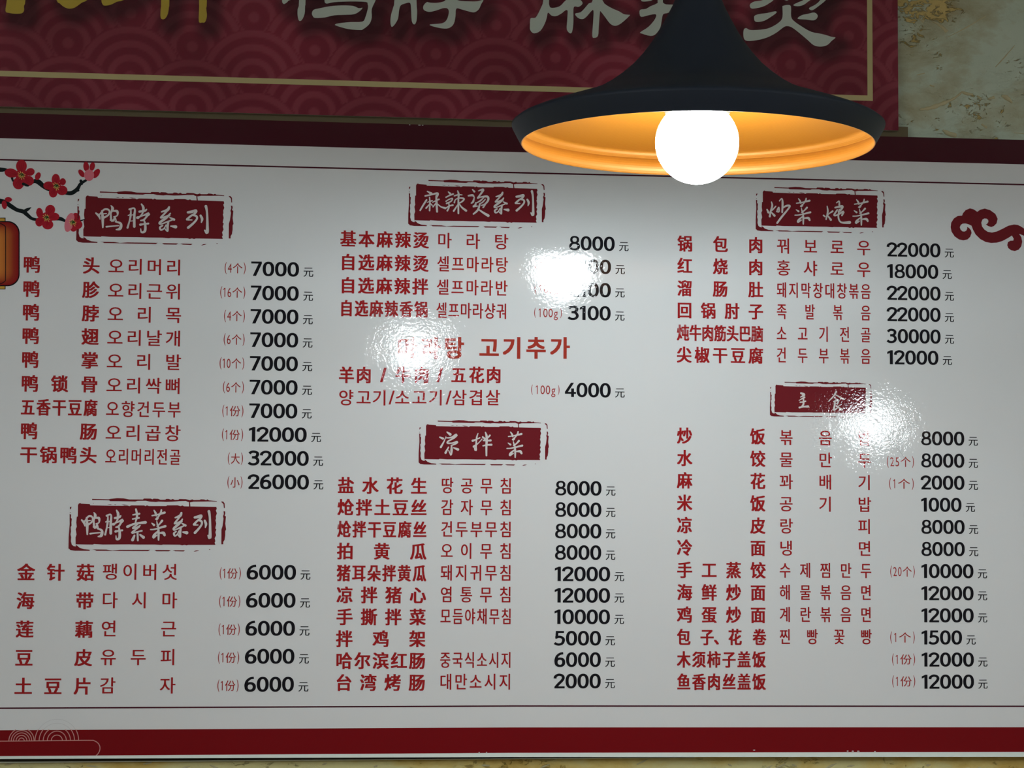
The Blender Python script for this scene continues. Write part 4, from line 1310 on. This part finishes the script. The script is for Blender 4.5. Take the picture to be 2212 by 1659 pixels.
# ------------------------------------------------------------------ pendant lamps
M_SHADE = mat('black_lacquer', (0.016, 0.025, 0.042), 0.6, 0, 0.4)
M_GILT = mat('gilt_lining', (0.26, 0.090, 0.005), 0.5, 0.25, 0.35)
gb = nd(M_GILT, 'ShaderNodeBump', i_Strength=0.15, i_Distance=0.0004)
gt = nd(M_GILT, 'ShaderNodeTexCoord')
gw = nd(M_GILT, 'ShaderNodeTexWave', i_Scale=260.0, i_Distortion=0.6)
gw.wave_type = 'RINGS'
gw.rings_direction = 'Z'
lk(M_GILT, gt.outputs['Object'], gw.inputs['Vector'])
lk(M_GILT, gw.outputs['Fac'], gb.inputs['Height'])
lk(M_GILT, gb.outputs['Normal'], M_GILT.node_tree.nodes['Principled BSDF'].inputs['Normal'])
M_BULB = bpy.data.materials.new('lit_bulb')
M_BULB.use_nodes = True
bn = M_BULB.node_tree.nodes['Principled BSDF']
bn.inputs['Base Color'].default_value = (0.9, 0.9, 0.9, 1)
bn.inputs['Emission Color'].default_value = (*BULB_COL, 1)
bn.inputs['Emission Strength'].default_value = BULB_POWER
M_CORD = mat('black_cord', (0.01, 0.01, 0.012), 0.6)
M_COLLAR = mat('cream_collar', (0.05, 0.04, 0.02), 0.6)

LU = 0.36 / 802                                    # metres per photo pixel at the lamp
PROF = [(401, 0), (392, 8), (372, 17), (340, 29), (300, 43), (260, 57), (225, 72), (195, 90), (168, 110), (142, 133), (120, 158), (101, 184), (85, 210), (70, 238), (56, 266), (46, 292), (39, 318), (35, 345), (32, 380), (29, 430), (27, 480), (26, 500)]
LAMP_L = 0.36 * F / 802


def make_lamp(loc, label):
    """loc = centre of the widest ring of the shade"""
    root = empty('pendant_lamp', loc)
    tag(root, label, 'lamp', 'black pendant lamps with gold lining')
    lip = 40
    mb = MB()
    outp = [(380, -lip)] + [(401, 0)] + PROF[1:]
    outp = [outp[0], (390, -lip * .55), (400, -3), (401, 1)] + outp[2:]
    mb.lathe([(r * LU, h * LU) for r, h in outp], 128)
    sh = mb.build('lamp_shade', M_SHADE, root, True)
    mb = MB()
    inp = [(380, -lip), (377, -lip + .5), (396, 0), (396, 0), (391, 6), (391, 6)] + [(r - 4, h - 3) for r, h in PROF[2:]]
    mb.lathe([(r * LU, h * LU) for r, h in inp], 128, flip=True)
    mb.build('gold_lining', M_GILT, root, True)
    # bulb: globe with a short neck in a cream collar
    zc = -33 * LU
    R_ = 90 * LU
    pr = []
    for k in range(0, 25):
        a = -math.pi / 2 + math.pi * .80 * k / 24
        pr.append((max(R_ * math.cos(a), 1e-4), zc + R_ * math.sin(a)))
    mb = MB()
    mb.lathe(pr, 48)
    mb.build('bulb', M_BULB, root, True)
    mb = MB()
    mb.lathe([(67 * LU, zc + 60 * LU), (71 * LU, zc + 66 * LU), (62 * LU, zc + 92 * LU), (.022, zc + R_ + .012), (.015, zc + R_ + .022), (.014, zc + R_ + .05), (.014, zc + R_ + .115)], 40)
    mb.build('bulb_collar', M_COLLAR, root, True)
    topz = 500 * LU
    mb = MB()
    mb.lathe([(26.5 * LU, topz - .004), (27.5 * LU, topz + .002), (24 * LU, topz + .012), (8 * LU, topz + .018), (.004, topz + .03)], 40)
    mb.build('shade_cap', M_CORD, root, True)
    mb = MB()
    zc_ = 2.9 - loc[2]
    mb.lathe([(.003, topz + .02), (.003, zc_ - .02)], 12)
    mb.build('cord', M_CORD, root, True)
    mb = MB()
    mb.lathe([(.004, zc_ - .035), (.045, zc_ - .028), (.05, zc_ - .02), (.05, zc_)], 32)
    mb.build('ceiling_rose', M_CORD, root, True)
    return root


d = MW @ np.array([1506 - W / 2, -(275.5 - H / 2), -F]) / F * LAMP_L
L1 = make_lamp((d[0], d[1], d[2] + EYE), 'black bell pendant lamp with gold lining and lit globe bulb before the menu board')
L1.rotation_euler.y = 0.0085
zl = L1.location.z


def copy_lamp(loc, label):
    r = L1.copy()
    COL.objects.link(r)
    r.location = loc
    r['label'] = label
    for c in L1.children:
        k = c.copy()
        COL.objects.link(k)
        k.parent = r
    return r


def mirror_spot(px, py, zbulb=None, t=None):
    """where a bulb must hang for its reflection in the board film to sit at this pixel"""
    r = ray(px, py)
    if t is None:
        t = (zbulb - EYE) / r[2]      # path length in depth units (camera -> board -> bulb)
    else:
        zbulb = EYE + r[2] * t
    return (r[0] * t, 2 * YB - t, zbulb)


zbulb = zl - 33 * LU
p = mirror_spot(900, 745, zbulb)
copy_lamp((p[0], p[1], zl), 'black bell pendant lamp over the room, nearest to the camera')
p = mirror_spot(1880, 905, t=4.1)
low = copy_lamp((p[0], p[1], p[2] + 33 * LU), 'black bell pendant lamp hanging low on a long cord on the right')
for c in low.children:                          # its cord is longer
    if c.name.startswith('cord') or c.name.startswith('ceiling_rose'):
        c.data = c.data.copy()
        dz = zl - low.location.z
        for v in c.data.vertices:
            if v.co.z > 500 * LU + .05:
                v.co.z += dz
copy_lamp((-0.95, 1.25, zl), 'added black bell pendant lamp for fill light at the far left')  # unseen lamp added to brighten the lower left of the board
copy_lamp((1.95, 1.35, zl), 'added black bell pendant lamp for fill light at the far right')  # likewise added out of view, brightens the lower right
print('LAMPS', [tuple(round(v, 3) for v in o.location) for o in SC.objects if o.name.startswith('pendant_lamp')])
